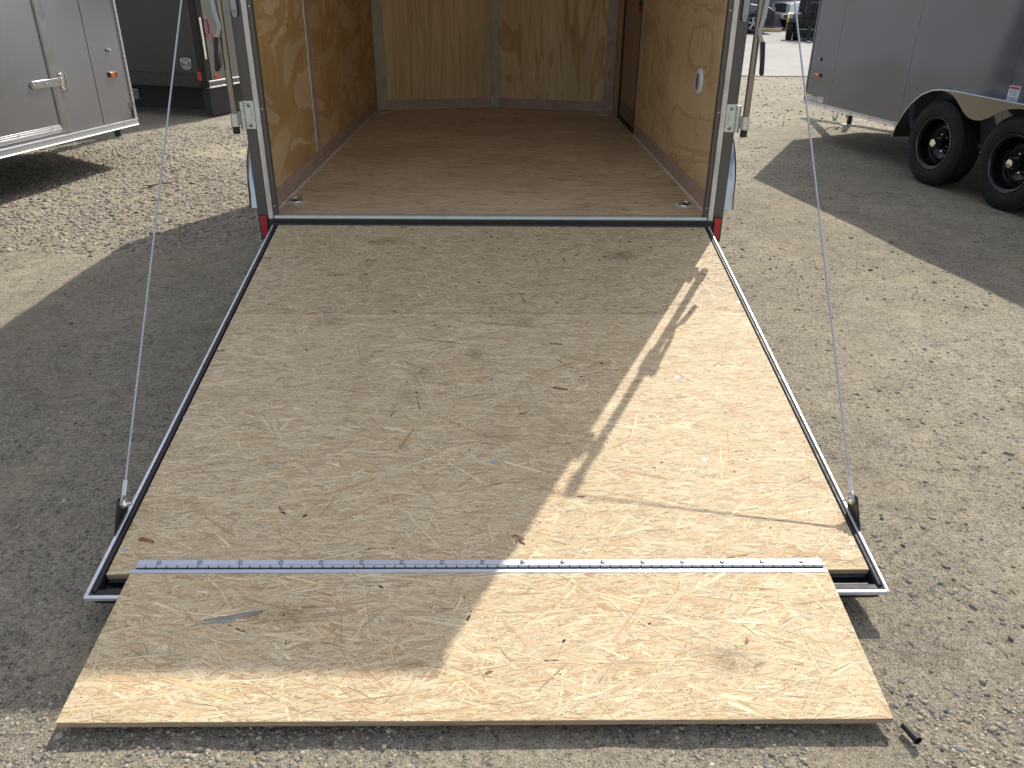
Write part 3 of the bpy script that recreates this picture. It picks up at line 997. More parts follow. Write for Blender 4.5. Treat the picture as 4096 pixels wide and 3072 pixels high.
# rear frame: posts, header
for s in (-1, 1):
    x = lambda a, b_: sorted((s * a, s * b_))
    MB().box(*x(HW, 1.018), .0, .055, .372, TOP - .002).build('post', 'charcoal', tr, .004)
    MB().box(*x(1.018, .996), -.005, .03, ZF - .012, TOP - .14).build('post_trim', 'alutrim', tr, .0015)
    MB().box(*x(.9955, .977), .004, .034, ZF - .012, TOP - .14).build('door_stop', 'charcoal', tr, .002)
    # red reflector in black bezel
    MB().box(*x(1.060, 1.021), -.004, .004, .386, .492).build('reflector_bezel', 'rubber', tr, .003)
    rf = MB().box(*x(1.056, 1.0275), -.0075, -.003, .390, .4855).build('reflector', 'red', tr, .003)
    # clear LED marker on post
    mk = MB().box(*x(1.061, 1.030), -.006, .003, 1.315, 1.66).build('marker_light', 'rubber', tr, .003)
    MB().box(*x(1.0585, 1.0335), -.016, -.005, 1.332, 1.645).build('lens', 'lens', mk, .003)
    MB().prism([(s * 1.0595, 1.333), (s * 1.0335, 1.333), (s * 1.040, 1.309), (s * 1.050, 1.306), (s * 1.0565, 1.312)], 1, -.009, -.001).build('mounting_ear', 'lens', mk, .002)
    MB().lathe([(-.012, .0), (-.012, .004), (-.008, .006)], 1, c=(s * 1.047, 0, 1.319), n=12).build('rivet', 'bolt', mk)
    # screws on the trim
    for z in (.53, .95, 1.35):
        MB().lathe([(.0015, .0), (.002, .003), (.004, .0036)], 1, c=(s * .987, 0, z), n=10).build('trim_screw', 'alu', tr)
MB().box(-HW, HW, -.002, .055, TOP - .16, TOP - .004).build('header', 'charcoal', tr, .004)
MB().box(-1.0, 1.0, -.035, -.002, TOP - .15, TOP - .05).build('spring_cover', 'charcoal', tr, .006)

# rear sill
MB().box(-.992, .992, -.006, .0115, ZF - .010, ZF + .003).build('sill_edge', 'silltrim', tr, .002)
MB().box(-1.016, 1.016, -.018, -.0065, .39, ZF - .011).build('sill_face', 'rubber', tr, .002)
MB().box(-.975, .975, .0125, .050, ZF, ZF + .0012).build('dust_line', 'dust', tr)
hb = MB().tube([(-1.0, -.022, .452), (1.0, -.022, .452)], .010, 12).build('ramp_hinge_bar', 'rubber', tr, smooth=40)

# interior lining
XI = 1.012
def wallpart(name, s, y0, y1, z0, z1, mat, t=.004, proud=0.0):
    return MB().box(*sorted((s * (XI + .012), s * (XI - proud))), y0, y1, z0, z1).build(name, mat, tr)
wallpart('wall_panel', -1, .036, 1.125, ZF, TOP - .06, 'plyL')
wallpart('wall_panel', -1, 1.130, YF - .02, ZF, TOP - .06, 'plyL2', proud=.0006)
wallpart('joint_strip', -1, 1.095, 1.190, ZF + .09, TOP - .06, 'mauve', proud=.004)
wallpart('joint_edge', -1, 1.086, 1.094, ZF + .09, TOP - .06, 'caulk', proud=.0045)
wallpart('kick_strip', -1, .036, YF - .03, ZF, ZF + .088, 'mauve', proud=.005)
wallpart('wall_panel', 1, .036, 2.29, ZF, TOP - .06, 'plyR')
wallpart('kick_strip', 1, .036, 2.285, ZF, ZF + .085, 'mauve', proud=.005)
wallpart('joint_strip', 1, 2.286, 2.345, ZF, TOP - .06, 'mauve', proud=.004)
wallpart('wall_panel', 1, 3.215, YF - .02, ZF, TOP - .06, 'plyB', proud=.001)
# side door in right wall
dr = wallpart('side_door', 1, 2.375, 3.16, ZF + .03, 2.35, 'doorpan', proud=-.004)
for (a, b_, c_, d_) in ((2.347, 2.374, ZF, 2.38), (3.161, 3.213, ZF, 2.38)):
    MB().box(XI - .006, XI + .010, a, b_, c_, d_).build('door_seal', 'rubber', dr, .003)
MB().box(XI - .006, XI + .010, 2.375, 3.160, ZF + .001, ZF + .028).build('threshold', 'rubber', dr, .003)
MB().box(XI + .0, XI + .0035, 2.40, 3.13, ZF + .035, ZF + .150).build('kick_plate', 'kick', dr)
MB().box(XI - .010, XI + .003, 2.452, 2.470, 1.325, 1.62).build('latch_rod', 'black', dr, .003)
MB().box(XI - .014, XI + .003, 2.446, 2.476, 1.285, 1.325).build('latch_tip', 'red', dr, .003)
for z in (.62, .9, 1.2):
    MB().lathe([(XI - .008, .0), (XI - .0075, .004), (XI - .004, .005)], 0, c=(0, 3.187, z), n=8).build('seal_screw', 'bolt', dr)

# front wall: two panels meeting in a shallow V
def front_piece(name, x0, x1, z0, z1, mat, proud=0.0, thick=.01):
    def yy(x):
        return YF + .29 * (1 - abs(x) / XI) - proud
    xs = [x0, x1]
    vs_ = []
    for x in xs:
        vs_ += [(x, yy(x), z0), (x, yy(x), z1), (x, yy(x) + thick, z1), (x, yy(x) + thick, z0)]
    return MB().add(vs_, [(0, 1, 2, 3), (7, 6, 5, 4), (0, 4, 5, 1), (1, 5, 6, 2), (2, 6, 7, 3), (3, 7, 4, 0)]).build(name, mat, tr)
front_piece('front_panel', -XI, -.002, ZF, TOP - .06, 'plyB')
front_piece('front_panel', .002, XI, ZF, TOP - .06, 'plyB2')
front_piece('kick_strip', -.925, -.040, ZF, ZF + .075, 'mauve', .006, .006)
front_piece('kick_strip', .034, .93, ZF, ZF + .075, 'mauve', .006, .006)
front_piece('corner_batten', -XI + .004, -.926, ZF, TOP - .06, 'batten', .010, .009)
front_piece('corner_batten', .931, XI - .004, ZF, TOP - .06, 'mauve', .010, .009)
MB().box(-.039, .033, YF + .262, YF + .282, ZF, TOP - .06).build('centre_batten', 'batten', tr, .002)
# sealant beads where walls meet floor
for s in (-1, 1):
    MB().tube([(s * (XI - .008), .04, ZF + .002), (s * (XI - .008), 2.28 if s > 0 else YF - .03, ZF + .002)], .008, 6).build('sealant_bead', 'caulk', tr, smooth=60)
    MB().tube([(s * .92, YF + .02, ZF + .001), (s * .04, YF + .262, ZF + .001)], .004, 6).build('sealant_bead', 'caulk', tr, smooth=60)

# staple holes in the ply
g_ = np.random.default_rng(5)
for s, yr_, cols in ((-1, (.08, 1.05), (.12, .36, .70, .98)), (1, (.08, 2.2), (.14, .42, .80, 1.2, 1.6, 2.1))):
    mb = MB()
    for c_ in cols:
        z = .66
        while z < 1.5:
            yy, zz = c_ + g_.normal(0, .012), z + g_.normal(0, .02)
            mb.box(*sorted((s * (XI - .0008), s * (XI + .002))), yy - .0016, yy + .0016, zz - .006, zz + .006)
            z += g_.uniform(.09, .19)
    o = mb.build('staple_row', 'staple', tr)
    o['kind'] = 'stuff'
# chalky streaks rubbed on right wall: pale wax rubs
# round louvre vent
vt = MB().lathe([(XI - .014, .0), (XI - .014, .052), (XI - .011, .058), (XI - .001, .061)], 0, c=(0, .497, 1.028), n=40).build('wall_vent', 'white', tr, smooth=35)
for k in range(9):
    zz = 1.028 + (k - 4) * .0082
    hw_ = .030 * math.sqrt(max(.1, 1 - ((k - 4) / 5.2) ** 2))
    MB().box(XI - .0155, XI - .0135, .497 - hw_, .497 + hw_, zz - .0022, zz + .0022).build('louvre_slot', 'staple', vt)
for dz in (-.056, .056):
    MB().lathe([(XI - .0145, .0), (XI - .014, .003), (XI - .010, .004)], 0, c=(0, .497, 1.028 + dz), n=10).build('vent_screw', 'alu', vt)

# recessed tie-down rings
for (cx, cy, rz) in ((-.953, .272, .15), (.938, .232, -.1), (-.938, 3.405, 0), (.917, 3.337, 0)):
    pl = [(-.045, 0), (-.028, -.024), (0, -.033), (.028, -.024), (.045, 0), (.028, .024), (0, .033), (-.028, .024)]
    ca, sa = math.cos(rz), math.sin(rz)
    td = MB().prism([(x * ca - y * sa, x * sa + y * ca) for x, y in pl], 2, .0, .003).build('tie_down', 'silltrim', tr, .001)
    td.location = (cx, cy, ZF + .0005)
    td.scale = (1.25, 1.45, 1.2)
    MB().lathe([(.0032, .0), (.0033, .020), (.0031, .022)], 2, n=24).build('cup', 'underbody', td)
    ring = [(.021 * math.cos(a), .021 * math.sin(a) * .9, .008 + .004 * math.sin(a)) for a in np.linspace(0, 2 * math.pi, 25)]
    MB().tube(ring, .0036, 8, cap=False).build('ring', 'chrome', td, smooth=60)
    MB().tube([(.012, .028, 0), (.012, .028, .010)], .004, 8).build('stud', 'zinc', td, smooth=40)

# swing-out lock bars
for s in (-1, 1):
    x = lambda a, b_: sorted((s * a, s * b_))
    BX, BY = s * 1.098, -.034
    bar = MB().tube([(BX, BY, .872), (BX, BY, 2.15)], .0140, 20).build('lock_bar', 'tube', tr, smooth=50)
    MB().lathe([(.853, .0125), (.855, .0148), (.888, .0152), (.889, .0142)], 2, c=(BX, BY, 0), n=20).build('end_cap', 'rubber', bar, smooth=40)
    MB().prism([(s * 1.083, -.048), (s * 1.115, -.048), (s * 1.115, -.02), (s * 1.083, -.02)], 2, 2.11, 2.175).build('cam_end', 'zinc', bar, .004)
    for z0 in (.868, 1.945):
        hp = MB().box(*x(1.020, 1.0655), -.0035, .0, z0, z0 + .116).build('bar_hinge', 'zinc', tr, .0012)
        # barrels
        for (a, b_) in ((z0, z0 + .028), (z0 + .082, z0 + .112)):
            MB().tube([(s * 1.071, -.010, a), (s * 1.071, -.010, b_)], .0105, 16).build('barrel', 'zinc', hp, smooth=50)
        MB().tube([(s * 1.071, -.010, z0 + .029), (s * 1.071, -.010, z0 + .081)], .0095, 16).build('barrel', 'zinc', hp, smooth=50)
        MB().box(*x(1.074, 1.112), -.0165, -.013, z0 + .020, z0 + .074).build('strap', 'zinc', hp, .001)
        MB().add([], []).tube([(BX + s * .0, BY, z0 + .016), (BX, BY, z0 + .068)], .0172, 20).build('clamp', 'zinc', hp, smooth=50)
        for dz in (.016, .098):
            MB().lathe([(-.0085, .0), (-.0085, .0035), (-.0075, .006), (-.004, .0085), (-.0035, .0085)], 1, c=(s * 1.041, 0, z0 + dz), n=18).build('bolt', 'bolt', hp, smooth=50)
            MB().lathe([(-.0087, .0), (-.0088, .003)], 1, c=(s * 1.041, 0, z0 + dz), n=6).build('hex_socket', 'staple', hp)
        mt = Matrix.Translation((s * 1.033, -.0037, z0 + .057)) @ Matrix.Rotation(R(90) if s < 0 else R(-90), 4, 'Y') @ Matrix.Rotation(R(90), 4, 'X')
        text_mesh('stamped_letters', 'IMPERIAL', .015, 'bolt', hp, mt)
    # cam handle: flat curved lever hanging along the bar, rubber grip
    path = [(1.124, -.052, 1.58), (1.118, -.056, 1.46), (1.114, -.060, 1.39), (1.110, -.062, 1.33), (1.100, -.062, 1.285), (1.099, -.062, 1.268), (1.108, -.062, 1.250), (1.114, -.062, 1.236), (1.119, -.062, 1.20), (1.128, -.062, 1.14)]
    mb = MB()
    n = len(path)
    wv, tv = .0085, .0028
    vs_, fs_ = [], []
    for p in path:
        px = s * p[0]
        vs_ += [(px - wv, p[1] - tv, p[2]), (px + wv, p[1] - tv, p[2]), (px + wv, p[1] + tv, p[2]), (px - wv, p[1] + tv, p[2])]
    for i in range(n - 1):
        for k in range(4):
            fs_.append((i * 4 + k, i * 4 + (k + 1) % 4, i * 4 + 4 + (k + 1) % 4, i * 4 + 4 + k))
    fs_ += [(0, 1, 2, 3), tuple(range((n - 1) * 4, n * 4))]
    hd = mb.add(vs_, fs_).build('bar_handle', 'darkalu', tr, .001)
    gp = MB().prism([(s * 1.1075, 1.236), (s * 1.1275, 1.238), (s * 1.1345, 1.18), (s * 1.1405, 1.112), (s * 1.136, 1.106), (s * 1.128, 1.106), (s * 1.1215, 1.112), (s * 1.1165, 1.18)], 1, -.069, -.054).build('grip', 'rubber', hd, .004)
    MB().box(*x(1.080, 1.116), -.060, -.018, 1.46, 1.58).build('handle_hub', 'zinc', hd, .003)
    MB().box(*x(1.090, 1.138), -.056, -.040, 1.53, 1.585).build('keeper', 'zinc', hd, .002)

# ramp door ----------------------------------------------------------
A0 = Vector((0, -.035, .45))
dv = Vector((.0133, -2.025, -.3744)).normalized()
uu = Vector((1, .0066, 0.0))
uu = (uu - dv * uu.dot(dv)).normalized()
nn = uu.cross(-dv).normalized()
RM = Matrix((uu, -dv, nn)).transposed().to_4x4()
RM.translation = A0
ramp = MB().box(-.980, .984, -2.036, .015, -.052, -.030).build('ramp_door', 'black', tr)
ramp.matrix_local = RM
for (a, b_) in ((-.7445, .010), (-1.988, -.7465)):
    MB().box(-.9705, .9775, a, b_, -.018, -.0002).build('deck_board', 'edge', ramp)
BR, RD = (.09, .05, .035), (.26, .125, .075)
EXR = [(-.576, -1.770, .045, .010, -55, BR), (-.905, -1.878, .060, .014, -20, RD), (.075, -1.875, .036, .014, -25, RD), (.080, -1.890, .030, .008, -30, BR), (.235, -.953, .055, .009, -4, RD), (-.655, -.990, .018, .006, -20, BR), (.385, -1.075, .015, .006, -40, BR), (.255, -1.722, .030, .007, -5, RD), (-.40, -1.0, .05, .010, 8, (.40, .28, .16)), (.10, -1.35, .03, .006, 20, RD)]
EXF = [(-.600, -.150, .135, .011, 13, (.27, .265, .235)), (-.640, -.165, .120, .008, 8, (.33, .315, .27)), (-.56, -.140, .09, .007, 17, (.30, .285, .245)), (-.030, -.150, .020, .006, 65, BR), (.02, -.30, .022, .007, 20, RD), (.62, -.22, .022, .008, 60, RD), (.30, -.12, .05, .012, -30, (.52, .34, .18)), (-.25, -.055, .016, .006, -30, BR)]
strands('wood_strand', ramp, -.970, .977, -.7447, .010, 30000, .036, .0028, .0001, .0009, .93, .006, 15, .32, 3)
strands('wood_strand', ramp, -.970, .977, -1.988, -.7463, 27000, .062, .0035, .0001, .0009, 1.0, .0010, 14, .30, 4, EXR)
dark_specks(ramp, -.97, .977, -.74, .0, 420, .00105, 8)
dark_specks(ramp, -.97, .977, -1.98, -.75, 150, .00105, 9)
MB().box(-.969, .976, -.7463, -.7447, .0002, .0008).build('board_seam', 'kick', ramp)
for s in (-1, 1):
    xo = .002
    x = lambda a, b_: sorted((xo + s * a, xo + s * b_))
    MB().box(*x(1.000, .991), -2.062, .006, -.012, .0045).build('edge_rail', 'alurail', ramp, .0025)
    MB().box(*x(.9905, .977), -2.040, .010, -.034, .0025).build('edge_seal', 'rubber', ramp, .005, 3)
MB().box(-.9985, 1.0025, -2.0625, -2.052, -.010, .0035).build('end_rail', 'alurail', ramp, .003)
MB().box(-.985, .989, -2.0515, -2.028, -.034, -.004).build('end_seal', 'rubber', ramp, .006, 3)
MB().box(-.97, .974, -2.027, -2.012, -.050, -.020).build('end_lip', 'black', ramp, .003)
MB().box(-.966, .970, -1.9995, -1.990, -.029, -.014).build('end_channel', 'black', ramp, .002)
# deck screws
SCR = [(-.963, .676), (-.965, .802), (-.966, 1.364), (-.953, 1.908), (-.627, .767), (-.629, .703), (-.633, 1.168), (-.635, 1.583), (-.003, .764), (.003, .703), (.002, 1.166), (.006, 1.575), (.62, .761), (.612, .70), (.634, 1.159), (.64, 1.57), (.967, .664), (.960, .824), (.963, 1.388), (.965, 1.901), (-.642, .017), (-.001, .042), (-.960, .062), (.640, .030), (.952, .062)]
sc0 = MB().lathe([(.0010, .0066), (.0018, .0062), (.0020, .0030), (.0014, .0022), (.0014, .0)], 2, n=16).build('deck_screw', 'screwm', ramp, smooth=60)
sc0.location = (SCR[0][0], -SCR[0][1], 0)
for (a, b_) in SCR[1:]:
    share(sc0, ramp, (a, -b_, 0))
for s, uo in ((-1, -.9985), (1, 1.0025)):
    # cable bracket: black triangular plate standing on the edge rail
    br = MB().prism([(-1.868, .000), (-1.770, .000), (-1.764, .030), (-1.782, .066), (-1.792, .068), (-1.802, .062)], 0, *sorted((uo - s * .0045, uo - s * .0005))).build('cable_bracket', 'black', ramp, .001)
    for q, (r_, w) in enumerate(((.013, .005), (.011, .009), (.008, .016))):
        MB().lathe([(uo - s * .005, 0), (uo - s * .005, r_), (uo - s * (.005 + w), r_), (uo - s * (.005 + w), 0)], 0, c=(0, -1.786, .048), n=18 if q < 2 else 6).build('washer' if q < 2 else 'nut', 'chrome' if q else 'zinc', ramp, smooth=35)
    MB().tube([(uo - s * .005, -1.786, .048), (uo - s * .032, -1.786, .048)], .0042, 10).build('stud_bolt', 'zinc', ramp, smooth=40)

# cables -------------------------------------------------------------
for s, uo in ((-1, -.9985), (1, 1.0025)):
    p0 = RM @ Vector((uo - s * .010, -1.786, .052))
    p1 = Vector((s * 1.0, -.03, 2.17))
    d_ = (p1 - p0).normalized()
    cb = MB().tube([p0 + d_ * .05, p1], .0030, 8).build('lift_cable', 'cable', tr, smooth=60)
    MB().tube([p0 + d_ * .018, p0 + d_ * .060], .0065, 12).build('crimp_sleeve', 'alu', cb, smooth=40)
    ey = []
    sd = d_.cross(Vector((1, 0, 0))).normalized()
    for a in np.linspace(0, 2 * math.pi, 17):
        ey.append(p0 + d_ * (.006 + .014 * math.cos(a)) + sd * .011 * math.sin(a))
    MB().tube(ey, .0026, 6, cap=False).build('eye_loop', 'cable', cb, smooth=60)

# extension flap with piano hinge --------------------------------------
FH = Vector((-.008, -1.993, .0985))
fd = Vector((.0, -.411, -.060)).normalized()
fx = Vector((1, .0015, -.0012))
fx = (fx - fd * fx.dot(fd)).normalized()
fn = fx.cross(-fd)
FM = Matrix((fx, -fd, fn)).transposed().to_4x4()
FM.translation = FH
FW, FL = .8845, .4165
flap = MB().box(-FW, FW, -FL, 0, -.0165, -.0002).build('extension_flap', 'edge', tr, .0008, 1)
flap.matrix_local = FM
strands('wood_strand', flap, -FW + .0004, FW - .0004, -FL + .0004, -.0004, 25000, .074, .0039, .0001, .0009, 1.0, .0008, 16, .34, 6, EXF)
dark_specks(flap, -FW, FW, -FL, 0, 45, .00105, 12)
hg = MB().box(-.876, .876, .0115, .0315, .0025, .0040).build('piano_hinge', 'galv', tr, .0004, 1)
hg.matrix_local = FM
hg.parent = tr
MB().box(-.884, .882, -.0105, .0015, .0012, .0027).build('lower_leaf', 'galv', hg, .0004, 1)
MB().tube([(-.875, .0085, .0046), (.875, .0085, .0046)], .0030, 8).build('hinge_pin', 'staple', hg)
MB().box(-.875, .875, .0035, .0114, .0006, .0016).build('hinge_gap', 'staple', hg)
kn0 = MB().tube([(-.0121, 0, 0), (.0121, 0, 0)], .0046, 12).build('knuckle', 'galv', hg, .0005, 1, smooth=50)
nk = 67
for k in range(nk):
    xx = -.876 + (k + .5) * 1.752 / nk
    if k == 0:
        kn0.location = (xx, .0085, .0050)
    else:
        share(kn0, hg, (xx, .0085, .0050))
hs0 = MB().lathe([(.0, .0066), (.0018, .0062), (.0034, .0042), (.0038, .0020), (.0028, .0018), (.0028, .0)], 2, n=16).build('hinge_screw', 'bolt', hg, smooth=50)
for k in range(17):
    xx = -.823 + k * .1029
    if k == 0:
        hs0.location = (xx, .0220, .0040)
    else:
        share(hs0, hg, (xx, .0220, .0040))

# fenders and running gear ---------------------------------------------
def arc(cy, cz, r, a0, a1, n):
    return [(cy + r * math.cos(R(a0 + (a1 - a0) * i / n)), cz + r * math.sin(R(a0 + (a1 - a0) * i / n))) for i in range(n + 1)]
for s in (-1, 1):
    prof = [(.585, .375), (.600, .45)] + [(.600 + .30 * (1 - math.cos(R(t))), .45 + .31 * math.sin(R(t))) for t in (15, 30, 45, 60, 75, 90)] + [(1.6, .775), (2.1, .76)] + [(2.1 + .30 * math.sin(R(t)), .45 + .31 * math.cos(R(t))) for t in (15, 30, 45, 60, 75, 90)] + [(2.42, .375)]
    fo = MB()
    # rounded outer lip: three strips
    fo.sweep(prof, .003, *sorted((s * HW, s * 1.262)))
    def shrink(k):
        c_ = (1.5, .40)
        return [(c_[0] + (p[0] - c_[0]) * k, c_[1] + (p[1] - c_[1]) * k if p[1] > .40 else p[1]) for p in prof]
    rows = [(1.262, 1.0), (1.276, .997), (1.288, .985), (1.294, .965), (1.295, .93)]
    vs_, fs_ = [], []
    for xx, k in rows:
        vs_ += [(s * xx, *p) for p in shrink(k)]
    npf = len(prof)
    for i in range(len(rows) - 1):
        for j in range(npf - 1):
            fs_.append((i * npf + j, i * npf + j + 1, (i + 1) * npf + j + 1, (i + 1) * npf + j))
    fo.add(vs_, fs_)
    fo.build('fender', 'polished', tr, smooth=50)
    for yy in (1.05, 1.92):
        build_wheel(tr, (s * 1.17, yy, .330), s)
MB().box(-1.08, 1.08, 1.02, 1.08, .28, .34).build('axle', 'underbody', tr)
MB().box(-1.08, 1.08, 1.89, 1.95, .28, .34).build('axle', 'underbody', tr)
# little coiled lead at post foot
MB().tube([(-1.060 + .006 * math.cos(t), .02 + .006 * math.sin(t), .372 - t * .0022) for t in np.linspace(0, 6 * math.pi, 50)], .0018, 6).build('coiled_lead', 'bolt', tr, smooth=60)
# tongue with jack so that it stands
for s in (-1, 1):
    MB().box(-.04, .04, 0, 1.55, .36, .44).build('tongue_beam', 'underbody', tr).matrix_local = Matrix.Translation((s * .55, 3.3, 0)) @ Matrix.Rotation(s * R(19), 4, 'Z')
MB().tube([(0, 4.55, .0), (0, 4.55, .62)], .03, 12).build('tongue_jack', 'underbody', tr)
MB().box(-.06, .06, 4.49, 4.61, -.002, .012).build('jack_foot', 'zinc', tr)

# ------------------------------------------------------------------ silver trailer at left
sv = empty('silver_trailer', (-3.16, 3.72, 0), -math.atan2(.203, .979))
tag(sv, 'silver enclosed trailer with strap-hinged side door, at left edge', 'trailer')
SB = .323
for (a, b_) in ((-.431, -.003), (-.905, -.439), (-2.2, -1.72), (-3.4, -2.203), (-4.6, -3.403)):
    MB().box(-.004, 0, a, b_, .385, 2.62).build('skin_panel', 'silver', sv)
MB().box(-2.04, -.012, -4.6, -.01, .34, 2.61).build('body_core', 'underbody', sv)
MB().box(-2.05, .008, -4.61, .008, 2.62, 2.66).build('roof', 'alu', sv, .008)
MB().prism([(-2.05, 0), (0, 0), (-1.02, .55)], 2, SB + .03, 2.61).build('nose', 'silver', sv)
MB().box(-.006, .012, -.022, .004, .375, 2.62).build('corner_trim', 'alu', sv, .003)
# bottom rail: stepped extrusion
rl = MB().prism([(-.03, SB), (.016, SB), (.018, SB + .006), (.014, SB + .010), (.012, SB + .045), (.020, SB + .050), (.019, SB + .058), (-.03, SB + .058)], 1, -4.6, .0).build('bottom_rail', 'alurail', sv, .001)
for s_ in (.106, .506, .910, 1.318, 1.72):
    MB().lathe([(.012, .006), (.016, .005), (.017, 0)], 0, c=(0, -s_, SB + .048), n=10).build('rail_screw', 'alu', sv)
# side door with frame
MB().box(-.004, 0, -1.72, -.905, .376, .404).build('skin_panel', 'silver', sv)
sd_ = MB().box(-.002, .004, -1.70, -.945, .462, 2.2).build('side_door', 'silver', sv)
fr = MB()
fr.prism([(.000, -.945), (.010, -.945), (.013, -.93), (.013, -.86), (.004, -.84), (.000, -.84)], 2, .409, 2.24)
fr.build('door_frame', 'darkalu', sv, .001)
fr = MB()
for (z0, z1, px) in ((.404, .418, .010), (.419, .433, .012), (.434, .448, .010), (.449, .461, .008)):
    fr.box(0, px, -1.72, -.90, z0, z1)
fr.build('door_sill', 'alurail', sv, .0015)
for s_ in (1.038, 1.388):
    MB().lathe([(.010, .006), (.015, .005), (.016, 0)], 0, c=(0, -s_, .446), n=10).build('sill_screw', 'alu', sv)
# strap hinge
hs = MB().prism([(-1.165, .758), (-1.135, .782), (-1.115, .788), (-.845, .790), (-.82, .784), (-.82, .733), (-.845, .730), (-1.115, .734), (-1.14, .738)], 0, .006, .018).build('strap_hinge', 'strap', sv, .004)
MB().tube([(.018, -.80, .685), (.018, -.80, .822)], .012, 14).build('hinge_pin', 'chrome', hs, smooth=40)
MB().box(.010, .016, -.848, -.775, .692, .818).build('hinge_plate', 'chrome', hs, .003)
MB().box(.010, .020, -.845, -.80, .735, .788).build('hinge_knuckle', 'chrome', hs, .004)
for (a, b_) in ((-1.13, .760), (-1.0, .760), (-.83, .805), (-.83, .705), (-1.095, .770)):
    MB().lathe([(.016, .009), (.024, .007), (.026, 0)], 0, c=(0, a, b_), n=12).build('hinge_bolt', 'chrome', hs, smooth=50)
# amber marker lamp
mk = MB().box(0, .020, -.252, -.152, .736, .778).build('marker_lamp', 'amberd', sv, .005)
MB().box(.012, .0225, -.249, -.205, .738, .776).build('lens', 'amber', mk, .005)
MB().lathe([(0, .016), (.012, .014), (.020, .008), (.021, 0)], 0, c=(0, -.202, .942), n=18).build('grommet', 'bolt', sv, smooth=40)
MB().lathe([(.004, .010), (.026, .009), (.028, 0)], 0, c=(0, -.200, .944), n=14).build('rivet', 'chrome', sv, smooth=40)
MB().tube([(.012, -.028, .385), (.016, -.030, .45), (.024, -.034, .49), (.020, -.036, .515)], .008, 10).build('stone_guard_clip', 'chrome', sv, smooth=40)
for yy in (-2.6, -3.45):
    build_wheel(sv, (.13, yy, .33), 1)
build_wheel(sv, (-2.17, -2.6, .33), -1)
build_wheel(sv, (-2.17, -3.45, .33), -1)
MB().box(-1.9, -.1, -2.63, -2.57, .28, .34).build('axle', 'underbody', sv)
MB().box(-1.9, -.1, -3.48, -3.42, .28, .34).build('axle', 'underbody', sv)
MB().box(-1.08, -.98, .3, 1.5, .34, .44).build('tongue_beam', 'underbody', sv)
MB().tube([(-1.03, 1.1, 0), (-1.03, 1.1, .75)], .032, 12).build('tongue_jack', 'underbody', sv)
MB().box(-1.09, -.97, 1.04, 1.16, -.002, .012).build('jack_foot', 'zinc', sv)

# ------------------------------------------------------------------ charcoal trailer behind it
dk = empty('black_trailer', (-3.40, 6.35, 0), -math.atan2(.29, .957))
tag(dk, 'near-black enclosed trailer with white dealer decal, behind the silver trailer', 'trailer')
DB = .348
MB().box(-4.6, -.06, .012, 2.04, .40, 2.62).build('body_core', 'underbody', dk)
for (a, b_) in ((-1.22, -.10), (-2.44, -1.223), (-4.6, -2.443)):
    MB().box(a, b_, 0, .004, .505, 2.64).build('skin_panel', 'charskin', dk)
MB().box(-4.62, .004, -.01, 2.06, 2.64, 2.68).build('roof', 'black', dk, .008)
MB().box(-4.6, -.065, -.006, .02, DB, .502).build('lower_skirt', 'black', dk, .004)
MB().box(-4.6, -.065, -.010, -.003, .488, .500).build('skirt_bead', 'black', dk, .002)
MB().box(-.098, .0, -.008, .10, DB, 2.64).build('corner_post', 'gloss', dk, .010, 3)
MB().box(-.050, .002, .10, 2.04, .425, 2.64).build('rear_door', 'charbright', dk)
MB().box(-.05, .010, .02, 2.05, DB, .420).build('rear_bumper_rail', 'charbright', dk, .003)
MB().box(-.05, .016, .02, 2.05, .410, .4245).build('rail_bead', 'alurail', dk, .002)
MB().box(-.05, .016, .02, 2.05, DB - .006, DB + .010).build('rail_bead', 'alurail', dk, .002)
MB().box(-.112, -.060, -.0125, -.005, .428, .524).build('side_reflector', 'red', dk, .006)
MB().box(.003, .0075, .155, .235, .430, .486).build('rear_reflector', 'red', dk, .004)
# LED light strip up the corner
ls_ = MB().box(.001, .010, .018, .056, .66, 1.10).build('light_strip', 'chrome', dk, .006)
led0 = MB().lathe([(.009, .009), (.013, .007), (.014, 0)], 0, n=12).build('led', 'lettering', ls_, smooth=50)
for k in range(15):
    z = .675 + k * .029
    if k == 0:
        led0.location = (0, .037, z)
    else:
        share(led0, ls_, (0, .037, z))
# oval tail lamp with red rim, and black cup
ov = MB().lathe([(.0, .0), (.012, .0), (.013, 1.0), (.004, 1.06), (.001, 1.08)], 0, n=28).build('tail_lamp', 'black', dk, smooth=40)
ov.scale = (1, .05, .11)
ov.location = (.002, .285, .66)
rg = MB().tube([(.006, .135 + .045 * math.cos(a), 1.0 + .095 * math.sin(a)) for a in np.linspace(0, 2 * math.pi, 33)], .006, 8, cap=False).build('red_ring', 'red', dk, smooth=60)
MB().box(.002, .006, .22, .245, .82, .94).build('red_tape', 'red', dk)
